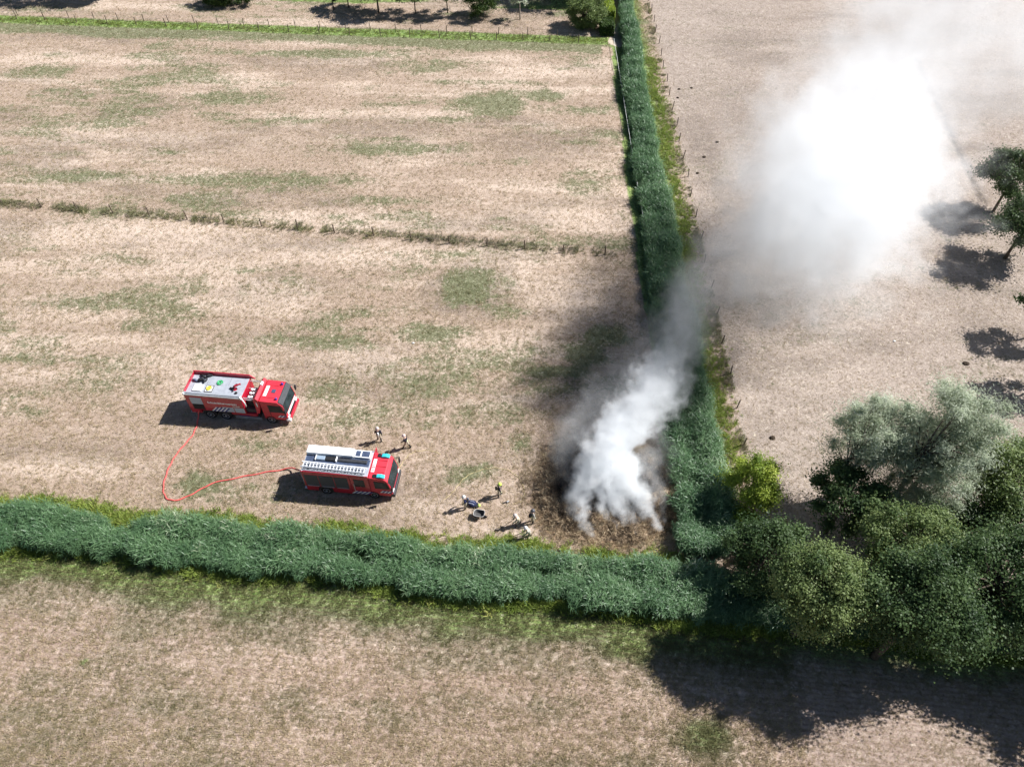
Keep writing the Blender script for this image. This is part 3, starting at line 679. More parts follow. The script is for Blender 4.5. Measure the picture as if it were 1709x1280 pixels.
def hedge(label, x0, x1, y0, y1, h, m, n, seed):
    r = np.random.default_rng(seed); root = empty('hedge', ((x0 + x1) / 2, (y0 + y1) / 2, 0)); tag(root, label, 'hedge')
    hx0, hy0 = (x1 - x0) / 2, (y1 - y0) / 2
    P0 = np.stack([r.uniform(-hx0, hx0, n), r.uniform(-hy0, hy0, n), r.uniform(.05, h, n)], 1); f = r.integers(0, 5, n)
    for a, (ax_, v) in enumerate([(0, -hx0), (0, hx0), (1, -hy0), (1, hy0), (2, h)]):
        s = f == a; P0[s, ax_] = v + r.normal(0, .06, s.sum())
    nrm = r.normal(0, .6, (n, 3)) + np.array([0, 0, .5]); nrm /= np.linalg.norm(nrm, axis=1)[:, None]
    ax = r.normal(size=(n, 3)); ax -= nrm * (ax * nrm).sum(1)[:, None]; ax /= np.linalg.norm(ax, axis=1)[:, None]; b = np.cross(nrm, ax)
    L_ = r.uniform(.12, .28, n)[:, None]
    V_ = np.stack([P0 - ax * L_ * .5, P0 + b * L_ * .35, P0 + ax * L_ * .5, P0 - b * L_ * .35], 1).reshape(-1, 3)
    np_mesh('foliage', V_, np.arange(n * 4).reshape(-1, 4), None, m, dict(tint=np.repeat(np.clip(r.normal(.45, .2, n), 0, 1), 4)), root)
    for i in range(3):
        mb = MB(); q = (r.uniform(-hx0, hx0) * .8, r.uniform(-hy0, hy0) * .85); mb.tube([(q[0], q[1], -.1), (q[0] + .1, q[1], h * .5), (q[0] - .1, q[1] + .1, h * .9)], [.03, .022, .008], 5)
        mb.build('stem', BARK, root)
hedge('clipped dark hedge block tucked beside the round evergreen bush', 14.0, 16.0, 116.5, 119.5, 1.7, M_['leaf_hedge'], 9000, 81)
hedge('clipped yellow-green hedge along the sandy track', 15.3, 16.6, 121.5, 136, 1.9, M_['leaf_yellow'], 14000, 82)
# ------------------------------------------------------------------ smoke: real volumes, densest over the heap, blown across the pasture
def smoke(name, pix, lo, hi, vox, noise_s, warp, amp, dmul, label, aniso=.05, step=1.0, seed=0.0, col=(.988, .996, 1.0)):
    """pix: runs of (px, py, height, radius, density); points in between are filled in"""
    P_, Rr, D = [], [], []
    for run in pix:
        for a, b in zip(run, run[1:]):
            A, B_ = at(a[0], a[1], a[2]), at(b[0], b[1], b[2]); k = max(2, int((B_ - A).length / (vox * 1.2)))
            for i in range(k):
                f = i / k; P_.append(A.lerp(B_, f)); Rr.append(a[3] + (b[3] - a[3]) * f); D.append(a[4] + (b[4] - a[4]) * f)
    if lo is None:                                   # a box round every puff
        A_ = np.array([tuple(p) for p in P_]); r_ = np.array(Rr)[:, None] * 1.15
        lo = tuple(float(q) for q in (A_ - r_).min(0)); hi = tuple(float(q) for q in (A_ + r_).max(0)); lo = (lo[0], lo[1], max(.3, lo[2]))
    o = np_mesh(name, np.array([tuple(p) for p in P_]), attrs=dict(rad=np.array(Rr), dens=np.array(D)))
    ng = bpy.data.node_groups.new(name, 'GeometryNodeTree')
    ng.interface.new_socket('Geometry', in_out='INPUT', socket_type='NodeSocketGeometry'); ng.interface.new_socket('Geometry', in_out='OUTPUT', socket_type='NodeSocketGeometry')
    N = ng.nodes.new; L = ng.links.new
    gi, go = N('NodeGroupInput'), N('NodeGroupOutput')
    pos = N('GeometryNodeInputPosition').outputs[0]
    def vm(op, a, b=None, s=None):
        n = N('ShaderNodeVectorMath'); n.operation = op
        for i, v in ((0, a), (1, b)):
            if v is None: continue
            if isinstance(v, bpy.types.NodeSocket): L(v, n.inputs[i])
            else: n.inputs[i].default_value = v
        if s is not None: n.inputs['Scale'].default_value = s
        return n.outputs['Value'] if op in ('LENGTH', 'DISTANCE') else n.outputs[0]
    def mt(op, a, b=0.0, clamp=False):
        n = N('ShaderNodeMath'); n.operation = op; n.use_clamp = clamp
        for i, v in ((0, a), (1, b)):
            if isinstance(v, bpy.types.NodeSocket): L(v, n.inputs[i])
            else: n.inputs[i].default_value = v
        return n.outputs[0]
    def nz(vec, scale, detail, rough):
        n = N('ShaderNodeTexNoise'); L(vec, n.inputs['Vector']); n.inputs['Scale'].default_value = scale; n.inputs['Detail'].default_value = detail; n.inputs['Roughness'].default_value = rough
        return n
    po = vm('ADD', pos, (seed, seed * .7, -seed))
    w1 = vm('SCALE', vm('SUBTRACT', nz(po, noise_s, 2, .5).outputs['Color'], (.5, .5, .5)), s=warp)
    w2 = vm('SCALE', vm('SUBTRACT', nz(po, noise_s * 3.1, 2, .5).outputs['Color'], (.5, .5, .5)), s=warp * .45)
    wp = vm('ADD', vm('ADD', pos, w1), w2)
    sn = N('GeometryNodeSampleNearest'); L(gi.outputs[0], sn.inputs[0]); L(wp, sn.inputs['Sample Position'])
    def si(ty, field):
        n = N('GeometryNodeSampleIndex'); n.data_type = ty; n.domain = 'POINT'; L(gi.outputs[0], n.inputs[0]); L(field, n.inputs['Value']); L(sn.outputs[0], n.inputs['Index']); return n.outputs[0]
    def na(nm):
        a = N('GeometryNodeInputNamedAttribute'); a.data_type = 'FLOAT'; a.inputs[0].default_value = nm; return a.outputs[0]
    cpos, rad, dens = si('FLOAT_VECTOR', N('GeometryNodeInputPosition').outputs[0]), si('FLOAT', na('rad')), si('FLOAT', na('dens'))
    d = mt('DIVIDE', vm('DISTANCE', wp, cpos), rad)
    base = mt('SUBTRACT', 1.0, d)
    n1 = nz(wp, noise_s * 2.4, 8, .7).outputs[0]
    v = mt('ADD', mt('MULTIPLY', base, 1.5), mt('MULTIPLY', mt('SUBTRACT', n1, .5), amp))
    v = mt('MULTIPLY', v, 1.0, True); v = mt('MULTIPLY', v, v)
    v = mt('MULTIPLY', mt('MULTIPLY', v, dens), dmul)
    vc = N('GeometryNodeVolumeCube')
    L(v, vc.inputs['Density']); vc.inputs['Min'].default_value = lo; vc.inputs['Max'].default_value = hi
    for ax, a, b in zip('XYZ', lo, hi): vc.inputs['Resolution ' + ax].default_value = int((b - a) / vox)
    t = NT(name); pv = t.t.nodes.new('ShaderNodeVolumePrincipled'); pv.inputs['Color'].default_value = (*col, 1); pv.inputs['Density'].default_value = 1.0; pv.inputs['Anisotropy'].default_value = aniso
    t.t.links.new(pv.outputs[0], t.out.inputs['Volume'])
    try: t.m.cycles.volume_step_rate = step
    except Exception: pass
    sm = N('GeometryNodeSetMaterial'); sm.inputs['Material'].default_value = t.m
    L(vc.outputs[0], sm.inputs[0]); L(sm.outputs[0], go.inputs[0])
    md = o.modifiers.new('smoke', 'NODES'); md.node_group = ng
    o.data.materials.append(t.m)
    tag(o, label, 'smoke', kind='stuff')
    return o
smoke('smoke_column', [
    [(990, 895, .3, .35, 2.4), (981, 875, .6, .6, 2.0), (972, 850, 1.0, .95, 1.7), (966, 825, 1.5, 1.4, 1.3), (980, 790, 2.2, 2.2, 1.1)],
    [(1028, 880, .3, .25, 2.4), (1016, 862, .6, .5, 2.0), (1006, 842, 1.0, .85, 1.8), (1002, 815, 1.6, 1.4, 1.4)],
    [(1060, 887, .3, .35, 2.6), (1048, 868, .6, .65, 2.2), (1034, 846, 1.0, 1.1, 1.8), (1022, 818, 1.6, 1.7, 1.5), (1012, 790, 2.3, 2.4, 1.3)],
    [(1094, 878, .3, .35, 2.2), (1086, 862, .6, .65, 2.0), (1074, 843, 1.0, 1.1, 1.7), (1055, 815, 1.7, 1.8, 1.4), (1035, 780, 2.4, 2.5, 1.2)],
    [(1112, 865, .3, .4, .5), (1108, 835, .8, .8, .3), (1095, 795, 1.5, 1.1, .25), (1080, 760, 2.2, 1.4, .25)],
    [(1125, 800, .4, 1.0, .10), (1120, 765, 1.0, 1.3, .10), (1100, 725, 2.0, 1.7, .10)],
    [(985, 800, 2.0, 3.0, 1.0), (1008, 765, 2.8, 3.5, 1.4), (1035, 725, 3.6, 3.6, 1.1), (1062, 690, 4.2, 3.4, .9), (1088, 650, 4.9, 3.4, .9), (1108, 615, 5.6, 3.0, .45), (1125, 580, 6.2, 2.9, .24), (1142, 545, 6.8, 3.2, .22), (1152, 510, 7.4, 3.3, .22), (1165, 475, 8.0, 3.0, .14)],
    [(948, 800, .8, 1.5, .14), (945, 765, 1.5, 1.9, .18), (960, 720, 2.4, 2.2, .18), (985, 680, 3.2, 2.4, .12), (1025, 645, 3.9, 2.7, .08), (1065, 600, 4.9, 2.9, .07), (1110, 550, 6.0, 2.9, .09)],
    ], (-4, 25, 0.0), (24, 58, 12), .14, .42, 1.9, 3.6, .95, 'dense white smoke rising in billows from the smouldering straw heap')
smoke('smoke_cloud', [
    [(1150, 510, 7.6, 3.0, .3), (1185, 475, 9, 4.0, .3), (1225, 450, 10.2, 5.4, .4), (1275, 422, 12.6, 7.4, .6), (1325, 388, 14.4, 9.0, .9), (1378, 346, 16, 9.4, 1.2), (1408, 300, 17.2, 9.4, 1.2), (1425, 250, 18.2, 8.4, .7), (1447, 195, 19.6, 8.6, .42), (1472, 130, 20, 8.8, .3), (1502, 80, 21.5, 9, .24), (1550, 30, 23, 9.6, .2), (1610, -30, 25, 10, .2), (1690, -80, 27, 10.4, .2)],
    [(1325, 380, 13.4, 7.6, .6), (1312, 325, 14.6, 7.2, .5), (1338, 250, 16.2, 7, .45), (1375, 195, 18, 6.8, .4)],
    [(1505, 80, 21.5, 9.0, .18), (1590, 95, 22, 8.6, .2), (1690, 90, 23, 8.2, .2), (1790, 60, 24, 8.2, .2)],
    ], None, None, .40, .16, 5.6, 4.0, .40, 'pale smoke cloud drifting over the grazed pasture', seed=5.0)
# ================================================================== FIRE ENGINES
RED = mat('fire_red', (.42, .008, .030), .42, var=.14, scale=2, coat=.4)
ROOFRED = mat('roof_red', (.58, .03, .05), .5, var=.12, scale=2)
WHITE = mat('white_paint', (.80, .80, .79), .4, var=.04)
ALU = mat('aluminium', (.60, .62, .65), .42, .55, var=.08, scale=3)
DECK = mat('chequer_deck', (.42, .44, .48), .6, .25, var=.10, scale=3)
NAVY = mat('navy_deck', (.055, .075, .13), .5, var=.2, scale=3)
BLACK = mat('black_rubber', (.018, .018, .020), .75, var=.25, scale=5, spec=.3)
DARKM = mat('dark_steel', (.05, .052, .058), .55, .3, var=.2)
SHUT_D = mat('dark_shutter', (.065, .075, .095), .35, .35, var=.08, grooves=3.2)
SHUT_L = mat('light_shutter', (.40, .50, .60), .35, .35, var=.06, grooves=3.2)
GLASS = mat('vehicle_glass', (.018, .03, .034), .18, var=.5, scale=1.5, spec=.15)
RIMM = mat('wheel_rim', (.42, .44, .50), .4, .5, var=.08)
BLUEST = mat('blue_stripe', (.03, .05, .22), .4, var=.05)
CYAN = mat('cyan_beacon', (.05, .52, .60), .2, var=.06, spec=.8)
BLUEB = mat('blue_beacon', (.05, .03, .28), .15, var=.1, spec=.8)
YEL = mat('yellow_hose', (.75, .60, .06), .6)
GRN = mat('green_hose', (.04, .36, .13), .6)
REDH = mat('red_hose', (.62, .10, .09), .65, var=.12, scale=2)
ORANGE = mat('orange_lamp', (.75, .22, .02), .3)

def wheel(root, x0, s, r=.5, w=.32, y=1.07):
    m = MB(); y0 = s * y; h = w / 2
    m.lathe([(r * .58, -h), (r * .93, -h), (r, -h * .72), (r, h * .72), (r * .93, h), (r * .58, h)], 24, 'y', (x0, y0, r)); wo_ = m.build('wheel', BLACK, root, smooth=False)
    m = MB(); f = s * (h + .004)
    m.lathe([(r * .56, -h * .9 if s > 0 else h * .9), (r * .60, f), (r * .50, f), (r * .40, f * .35), (r * .22, f * .45), (r * .20, f * 1.15), (.02, f * 1.15)], 20, 'y', (x0, y0, r)); m.build('rim', RIMM, wo_)
def lettering(root, txt, size, m, loc, rot, name='lettering'):
    c = bpy.data.curves.new(name, 'FONT'); c.body = txt; c.size = size; c.extrude = .004; c.resolution_u = 2; c.offset = .012; c.align_x = 'LEFT'
    t_ = bpy.data.objects.new(name, c); COL.objects.link(t_); bpy.context.view_layer.update()
    me = bpy.data.meshes.new_from_object(t_.evaluated_get(bpy.context.evaluated_depsgraph_get())); bpy.data.objects.remove(t_)
    me.materials.clear(); me.materials.append(m); o = bpy.data.objects.new(name, me); COL.objects.link(o); o.parent = root; o.location = loc; o.rotation_euler = rot
    return o
def stripes(root, x0, n, z0, z1, s, y=1.262, dx=.36, w=.15, lean=.42):
    for i in range(n):
        for k, (mm, o) in enumerate(((WHITE, 0), (BLUEST, w))):
            a = x0 + i * dx + o; m = MB(); Y0, Y1 = sorted((s * y, s * (y - .02)))
            m.prism([(a, z0), (a + (w if k == 0 else dx - w), z0), (a + lean + (w if k == 0 else dx - w), z1), (a + lean, z1)], Y0, Y1); m.build('stripe', mm, root)
def quadbox(root, name, m, x0, x1, y0, y1, z0, z1, bevel=.012): return MB().box(x0, x1, y0, y1, z0, z1).build(name, m, root, bevel=bevel)
def coil(root, name, m, c, r, n=4, tr=.035):
    pts = [(c[0] + (r - i * .012 / 3) * math.cos(i * .55), c[1] + (r - i * .012 / 3) * math.sin(i * .55), c[2] + .02 * (i % 3)) for i in range(int(n * 11.4))]
    mb = MB(); mb.tube(pts, tr, 5); return mb.build(name, m, root)

# ---------------- the pumper, parked nearer the reeds
def pumper():
    R_ = empty('fire_engine', (-16.54, 33.37, 0), R(-6))
    tag(R_, 'red fire engine with aluminium ladder on its roof, parked near the reeds', 'fire engine')
    quadbox(R_, 'chassis', DARKM, .3, 7.0, -.5, .5, .42, .8)
    b = MB(); b.box(.05, 4.05, -1.235, 1.235, .98, 2.95); b.build('body', RED, R_, .03)
    for s in (-1, 1):
        y0, y1 = sorted((s * 1.235, s * .7))
        for a, c in ((.1, 1.15), (2.35, 4.05)): quadbox(R_, 'skirt', RED, a, c, y0, y1, .42, .975, .02)
        for a, c in ((.2, 1.35), (1.42, 2.65), (2.72, 3.85)):
            ya, yb = sorted((s * 1.24, s * 1.215)); sh_ = quadbox(R_, 'shutter', SHUT_D, a, c, s * 1.252 if s < 0 else 1.2, 1.252 if s > 0 else -1.2, 1.08, 2.62, .006)
            ya, yb = sorted((s * 1.275, s * 1.25)); MB().box(a + .1, c - .1, ya, yb, 1.12, 1.16).build('handle_bar', ALU, sh_)
        wheel(R_, 1.75, s); wheel(R_, 5.85, s)
        ya, yb = sorted((s * 1.27, s * .75)); m = MB()
        arc = [(1.75 + .66 * math.cos(a), .5 + .66 * math.sin(a)) for a in np.linspace(0, math.pi, 12)] + [(1.75 + .58 * math.cos(a), .5 + .58 * math.sin(a)) for a in np.linspace(math.pi, 0, 12)]
        m.prism(arc, ya, yb); m.build('mudguard', DARKM, R_)
    c = MB(); c.box(4.07, 5.64, -1.235, 1.235, .48, 2.95); cc = c.build('crew_cab', RED, R_, .03)
    for s in (-1, 1):
        ya, yb = sorted((s * 1.248, s * 1.2)); MB().box(4.35, 5.25, ya, yb, 1.55, 2.55).build('side_window', GLASS, cc, .02)
        ya, yb = sorted((s * 1.244, s * 1.2)); MB().box(4.24, 5.32, ya, yb, .6, 1.5).build('door_panel', RED, cc, .015)
        ya, yb = sorted((s * 1.28, s * 1.24)); MB().box(4.3, 4.34, ya, yb, 1.0, 1.9).build('grab_rail', ALU, cc)
    stripes(R_, 3.95, 4, .55, .92, -1, 1.262); stripes(R_, 3.95, 4, .55, .92, 1, 1.262)
    cab = MB().prism([(5.66, .5), (7.28, .5), (7.46, .85), (7.44, 1.45), (7.2, 2.52), (6.92, 2.84), (5.66, 2.9)], -1.22, 1.22).build('cab', ROOFRED, R_, .04)
    MB().prism([(7.452, 1.46), (7.47, 1.47), (7.235, 2.49), (7.217, 2.49)], -1.1, 1.1).build('windscreen', GLASS, cab)
    for s in (-1, 1):
        ya, yb = sorted((s * 1.232, s * 1.19)); MB().prism([(6.05, 1.5), (7.3, 1.5), (7.08, 2.42), (6.05, 2.5)], ya, yb).build('side_window', GLASS, cab)
        m = MB(); m.tube([(7.25, s * 1.2, 2.45), (7.55, s * 1.38, 2.35), (7.6, s * 1.4, 2.0)], .025, 6); arm = m.build('mirror_arm', DARKM, cab)
        MB().box(7.52, 7.62, s * 1.4 - .12, s * 1.4 + .12, 1.65, 2.2).build('mirror', BLACK, arm, .02)
        m = MB(); m.prism([(6.25, 2.88), (7.0, 2.83), (7.0, 2.95), (6.7, 3.06), (6.35, 3.02)], min(s * .82, s * 1.14), max(s * .82, s * 1.14)); m.build('beacon', CYAN, R_, .03)
        m = MB(); m.prism([(6.0, 2.89), (6.24, 2.88), (6.24, 2.98), (6.0, 2.95)], min(s * .85, s * 1.14), max(s * .85, s * 1.14)); m.build('beacon_base', BLACK, R_)
        MB().box(7.44, 7.52, min(s * .75, s * 1.12), max(s * .75, s * 1.12), .92, 1.12).build('headlight', WHITE, cab, .02)
    stripes(R_, 6.4, 3, .95, 1.25, -1, 1.242, .3, .13, .25)
    quadbox(R_, 'bumper', DARKM, 7.25, 7.62, -1.22, 1.22, .42, .84, .04)
    quadbox(R_, 'wiper_panel', BLACK, 7.38, 7.475, -1.0, 1.0, 1.36, 1.455, .01)
    MB().box(7.455, 7.5, -.85, .85, 1.15, 1.35).build('grille', BLACK, cab, .01)
    for i in range(3): MB().box(5.98 + .0, 6.9, -.62 + .58 * i, -.58 + .58 * i, 2.872, 2.9).build('roof_rib', ROOFRED, cab)
    quadbox(R_, 'roof_panel', WHITE, 5.74, 6.02, -.62, .62, 2.9, 2.915, .004)
    lettering(R_, '1131', .30, RED, (5.98, -.52, 2.918), (0, 0, R(90)))
    # roof: deck, lockers, hatches, ladder
    quadbox(R_, 'roof_deck', DECK, .05, 5.6, -1.2, 1.2, 2.953, 3.0, .01)
    for s in (-1, 1):
        ya, yb = sorted((s * 1.24, s * 1.19)); quadbox(R_, 'roof_rim', RED if s < 0 else ALU, .05, 5.62, ya, yb, 2.955, 3.07, .01)
    lk = quadbox(R_, 'locker', WHITE, .1, 4.05, .42, 1.17, 3.002, 3.34, .03)
    MB().box(.12, 4.03, .395, .42, 3.02, 3.08).build('locker_edge', ALU, lk)
    quadbox(R_, 'walkway', NAVY, .12, 5.5, -.28, .39, 3.002, 3.012, .002)
    quadbox(R_, 'equipment_box', SHUT_L, 1.05, 1.75, -.05, .3, 3.014, 3.2, .02); quadbox(R_, 'equipment_box', BLACK, 1.8, 2.6, -.05, .3, 3.014, 3.17, .02)
    for a in (.95, 2.68): quadbox(R_, 'divider', WHITE, a, a + .07, -.1, .36, 3.014, 3.22, .008)
    quadbox(R_, 'equipment_box', DARKM, 2.85, 5.3, -.02, .26, 3.014, 3.13, .02)
    for a, c in ((4.18, 4.62), (4.7, 5.4)):
        h_ = quadbox(R_, 'hatch', WHITE, a - .05, c + .05, .45, 1.15, 3.002, 3.2, .012); MB().box(a + .02, c - .02, .53, 1.06, 3.195, 3.21).build('pane', NAVY, h_)
    lad = empty('ladder', (.0, -.64, 3.16), R(-1.6), R_)
    for s in (-1, 1): quadbox(lad, 'rail', ALU if s < 0 else WHITE, -.02, 5.42, s * .24 - .035, s * .24 + .035, 0, .11, .008)
    for i in range(19): MB().tube([(.16 + i * .285, -.24, .06), (.16 + i * .285, .24, .06)], .028, 6).build('rung', WHITE, lad)
    lad2 = empty('ladder', (.25, -.95, 3.03), R(-1.2), R_)
    for s in (-1, 1): quadbox(lad2, 'rail', ALU, 0, 5.1, s * .14 - .03, s * .14 + .03, 0, .09, .008)
    for i in range(12): MB().tube([(.2 + i * .42, -.14, .045), (.2 + i * .42, .14, .045)], .022, 6).build('rung', ALU, lad2)
    for a in (.6, 4.6): quadbox(R_, 'ladder_rest', DARKM, a, a + .06, -1.12, -.36, 3.002, 3.05, .005)
    quadbox(R_, 'rear_shutter', SHUT_D, .0, .052, -.85, .85, 1.0, 2.8, .006)
    for s in (-1, 1): MB().tube([(-.05, s * 1.1, 1.0), (-.06, s * 1.1, 2.9), (.02, s * 1.1, 3.1)], .025, 6).build('grab_rail', ALU, R_); quadbox(R_, 'tail_light', ORANGE, -.01, .048, s * 1.1 - .07, s * 1.1 + .07, .9, 1.2, .01)
    quadbox(R_, 'rear_step', ALU, -.18, .05, -1.15, 1.15, .42, .5, .01)
    # open on the far side
    quadbox(R_, 'open_door', RED, 5.48, 5.54, 1.25, 2.05, .75, 2.5, .02)
    quadbox(R_, 'open_flap', WHITE, 3.02, 3.1, 1.25, 1.62, 1.2, 2.5, .01)
    quadbox(R_, 'pull_out_tray', ORANGE, 3.15, 3.75, 1.2, 1.75, 1.1, 1.35, .02)
    R_.scale = (.96, 1, 1); return R_
pumper()

# ---------------- the foam tender on three axles
def tender():
    R_ = empty('foam_tender', (-28.0, 41.22, 0), R(-6))
    tag(R_, 'red three-axle foam tender with open grey roof deck and hose coils', 'fire engine')
    H_ = 3.42
    quadbox(R_, 'chassis', DARKM, .5, 8.9, -.5, .5, .5, .92)
    b = MB(); b.box(0, 5.25, -1.27, 1.27, 1.15, 3.0); b.build('body', RED, R_, .03)
    for s in (-1, 1):
        wheel(R_, 1.7, s, .53, .34, 1.07); wheel(R_, 3.12, s, .53, .34, 1.07); wheel(R_, 7.42, s, .53, .34, 1.07)
        y0, y1 = sorted((s * 1.27, s * .75))
        quadbox(R_, 'skirt', RED, .02, .98, y0, y1, .72, 1.145, .02); quadbox(R_, 'skirt', RED, 3.82, 6.2, y0, y1, .86, 1.145, .02)
        for xx in (1.7, 3.12):
            ya, yb = sorted((s * 1.285, s * .8)); arc = [(xx + .66 * math.cos(a), .53 + .66 * math.sin(a)) for a in np.linspace(.15, math.pi - .15, 11)] + [(xx + .6 * math.cos(a), .53 + .6 * math.sin(a)) for a in np.linspace(math.pi - .15, .15, 11)]
            MB().prism(arc, ya, yb).build('mudguard', DARKM, R_)
        ya, yb = sorted((s * 1.1, s * .62)); tk = quadbox(R_, 'fuel_tank', DARKM, 4.3, 6.3, ya, yb, .45, .82, .04)
        ya, yb = sorted((s * 1.16, s * 1.11)); MB().box(4.5, 5.4, ya, yb, .52, .76).build('tank_panel', BLUEST if s < 0 else ALU, tk)
        ya, yb = sorted((s * 1.27, s * 1.2))
        for zz in (.42, .62): MB().box(4.05, 6.5, ya, yb, zz, zz + .06).build('underrun_bar', ALU, R_)
        # shutters
        ya, yb = sorted((s * 1.284, s * 1.2)); so = quadbox(R_, 'shutter', SHUT_L, .42, 1.5, ya, yb, 1.95, 2.8, .008); quadbox(R_, 'open_locker_shade', BLACK, .44, 1.48, ya, yb, 1.25, 1.945, .004)  # black panel paints the shade inside the open lower half
        for a, c in ((3.18, 4.2), (4.28, 5.18)): quadbox(R_, 'shutter', SHUT_L, a, c, ya, yb, 1.2, 1.82, .008)
        stripes(R_, 2.05, 4, 1.18, 1.72, s, 1.29, .34, .15, .5)
    lettering(R_, 'Schuimblusvoertuig', .345, WHITE, (1.95, -1.276, 2.18), (R(90), 0, 0)); lettering(R_, '24 2229', .2, ALU, (4.2, -1.276, 1.93), (R(90), 0, 0))
    lettering(R_, 'Schuimblusvoertuig', .345, WHITE, (4.95, 1.276, 2.18), (R(90), 0, R(180)))
    # roof: a deck sunk behind a red parapet
    quadbox(R_, 'roof_deck', DECK, .06, 5.2, -1.0, 1.15, 3.003, 3.06, .01)
    quadbox(R_, 'parapet', RED, .0, 5.25, 1.17, 1.27, 3.003, H_, .02); quadbox(R_, 'parapet', RED, .0, .06, -1.0, 1.165, 3.003, H_ - .08, .02)
    MB().prism([(5.25, 3.0), (5.7, 3.0), (5.25, H_)], 1.18, 1.265).build('parapet_end', RED, R_)
    for i, (a, c, zz) in enumerate(((-1.27, -1.16, 3.16), (-1.155, -1.01, 3.26))): quadbox(R_, 'awning_rail', ALU, .0, 5.22, a, c, 3.003, zz, .03)
    quadbox(R_, 'corner_cap', WHITE, -.03, .1, -1.3, -1.16, 3.05, 3.3, .03); quadbox(R_, 'corner_cap', WHITE, 5.16, 5.3, -1.3, -1.1, 3.0, 3.3, .03)
    quadbox(R_, 'roof_hatch', WHITE, .62, 1.45, -.78, -.02, 3.062, 3.18, .03)
    bd = quadbox(R_, 'coil_board', BLACK, 1.68, 2.4, -.78, -.02, 3.062, 3.09, .01); MB().box(1.74, 2.34, -.7, -.1, 3.09, 3.105).build('board_top', WHITE, bd)
    coil(R_, 'hose_coil', YEL, (2.04, -.4, 3.14), .24, 4); coil(R_, 'hose_coil', GRN, (2.75, .35, 3.1), .27, 4)
    # gear heaped in the rear corner
    r = random.Random(5)
    for i in range(8):
        m = MB(); cx_, cy_ = r.uniform(.3, 1.5), r.uniform(.35, 1.0); a = r.uniform(0, 3); L_ = r.uniform(.25, .5); dx_, dy_ = math.cos(a) * L_, math.sin(a) * L_ * .5
        m.tube([(cx_ - dx_, cy_ - dy_, 3.14), (cx_, cy_, 3.2 + r.random() * .12), (cx_ + dx_, cy_ + dy_, 3.14)], [.07, .11, .07], 7); m.build('suction_hose', [BLACK, DARKM, NAVY][i % 3], R_, smooth=True)
    # water cannon
    mo = empty('water_cannon', (4.35, -.2, 3.06), R(20), R_)
    MB().lathe([(.2, 0), (.2, .06), (.1, .08), (.1, .3), (.05, .32)], 14).build('turntable', RED, mo)
    MB().tube([(0, 0, .3), (.1, 0, .42), (.45, 0, .5), (.62, 0, .5)], [.09, .1, .07, .09], 8).build('barrel', RED, mo)
    MB().tube([(-.15, -.3, .12), (-.1, .3, .12)], .05, 6).build('arm', BLACK, mo)
    for q in ((.15, .42), (-.35, .15), (.1, -.5)): MB().lathe([(.11, 0), (.13, .04), (.1, .12), (.03, .13)], 12, 'z', (q[0], q[1], 0)).build('handwheel', BLACK, mo)
    for xx in (1.62, 3.6): quadbox(R_, 'deck_seam', DARKM, xx, xx + .015, .1, 1.1, 3.0605, 3.064, .001)
    # open bay with pipes and pump gear between body and cab
    quadbox(R_, 'pump_bay_floor', DARKM, 5.27, 6.35, -1.1, 1.1, .95, 1.6, .02)
    quadbox(R_, 'pump_unit', BLACK, 5.45, 6.0, -.8, .8, 1.61, 2.3, .04)
    for i, (yy, zz) in enumerate(((-.95, 2.9), (-.85, 2.55), (.95, 2.95), (.5, 2.5))): MB().tube([(5.26, yy, zz), (6.2, yy, zz)], .035, 7).build('pipe', ALU, R_)
    for i in range(6):
        xx, yy = 5.5 + .28 * (i % 2), -.6 + .42 * (i // 2); quadbox(R_, 'canister', WHITE, xx, xx + .2, yy, yy + .2, 2.31, 2.62, .03)
    m = MB(); m.tube([(5.3, -1.2, 3.1), (5.45, -1.24, 2.7), (5.5, -1.24, 2.1)], .06, 7); m.build('bracket', WHITE, R_, smooth=True)
    # red wind deflector behind the cab
    df = MB().prism([(6.2, 1.2), (6.45, 1.2), (6.78, 2.2), (6.78, 3.02), (6.58, 3.25), (6.3, 3.0), (6.3, 2.2)], -1.22, 1.22).build('deflector', ROOFRED, R_, .03)
    MB().box(6.5, 6.68, .35, .75, 3.1, 3.32).build('lamp_box', WHITE, df, .03); MB().box(6.5, 6.6, -1.25, -1.05, 2.2, 2.75).build('marker', WHITE, df, .01)
    # cab
    cab = MB().prism([(6.85, .62), (8.72, .62), (9.0, .95), (9.02, 1.5), (8.84, 2.55), (8.5, 2.93), (6.85, 2.98)], -1.24, 1.24).build('cab', ROOFRED, R_, .045)
    MB().prism([(9.035, 1.52), (9.05, 1.53), (8.875, 2.54), (8.86, 2.54)], -1.12, 1.12).build('windscreen', GLASS, cab)
    MB().prism([(8.86, 2.56), (8.92, 2.58), (8.58, 2.97), (8.52, 2.95)], -1.15, 1.15).build('sun_visor', DARKM, cab)
    for s in (-1, 1):
        ya, yb = sorted((s * 1.252, s * 1.2)); MB().prism([(7.55, 1.62), (8.85, 1.62), (8.68, 2.5), (7.55, 2.55)], ya, yb).build('side_window', GLASS, cab)
        MB().box(7.5, 7.54, ya, yb, .95, 2.6).build('door_gap', DARKM, cab)
        m = MB(); m.tube([(8.8, s * 1.22, 2.5), (9.1, s * 1.42, 2.4), (9.12, s * 1.44, 2.0)], .025, 6); arm = m.build('mirror_arm', DARKM, cab); MB().box(9.03, 9.14, s * 1.42 - .12, s * 1.42 + .12, 1.75, 2.25).build('mirror', BLACK, arm, .02)
        m = MB(); m.lathe([(.11, 0), (.11, .05), (.09, .16), (.04, .2)], 12, 'z', (8.3, s * .85, 2.94)); m.build('beacon', BLUEB, cab)
        MB().box(9.0, 9.08, min(s * .8, s * 1.18), max(s * .8, s * 1.18), .78, 1.0).build('headlight', WHITE, cab, .02)
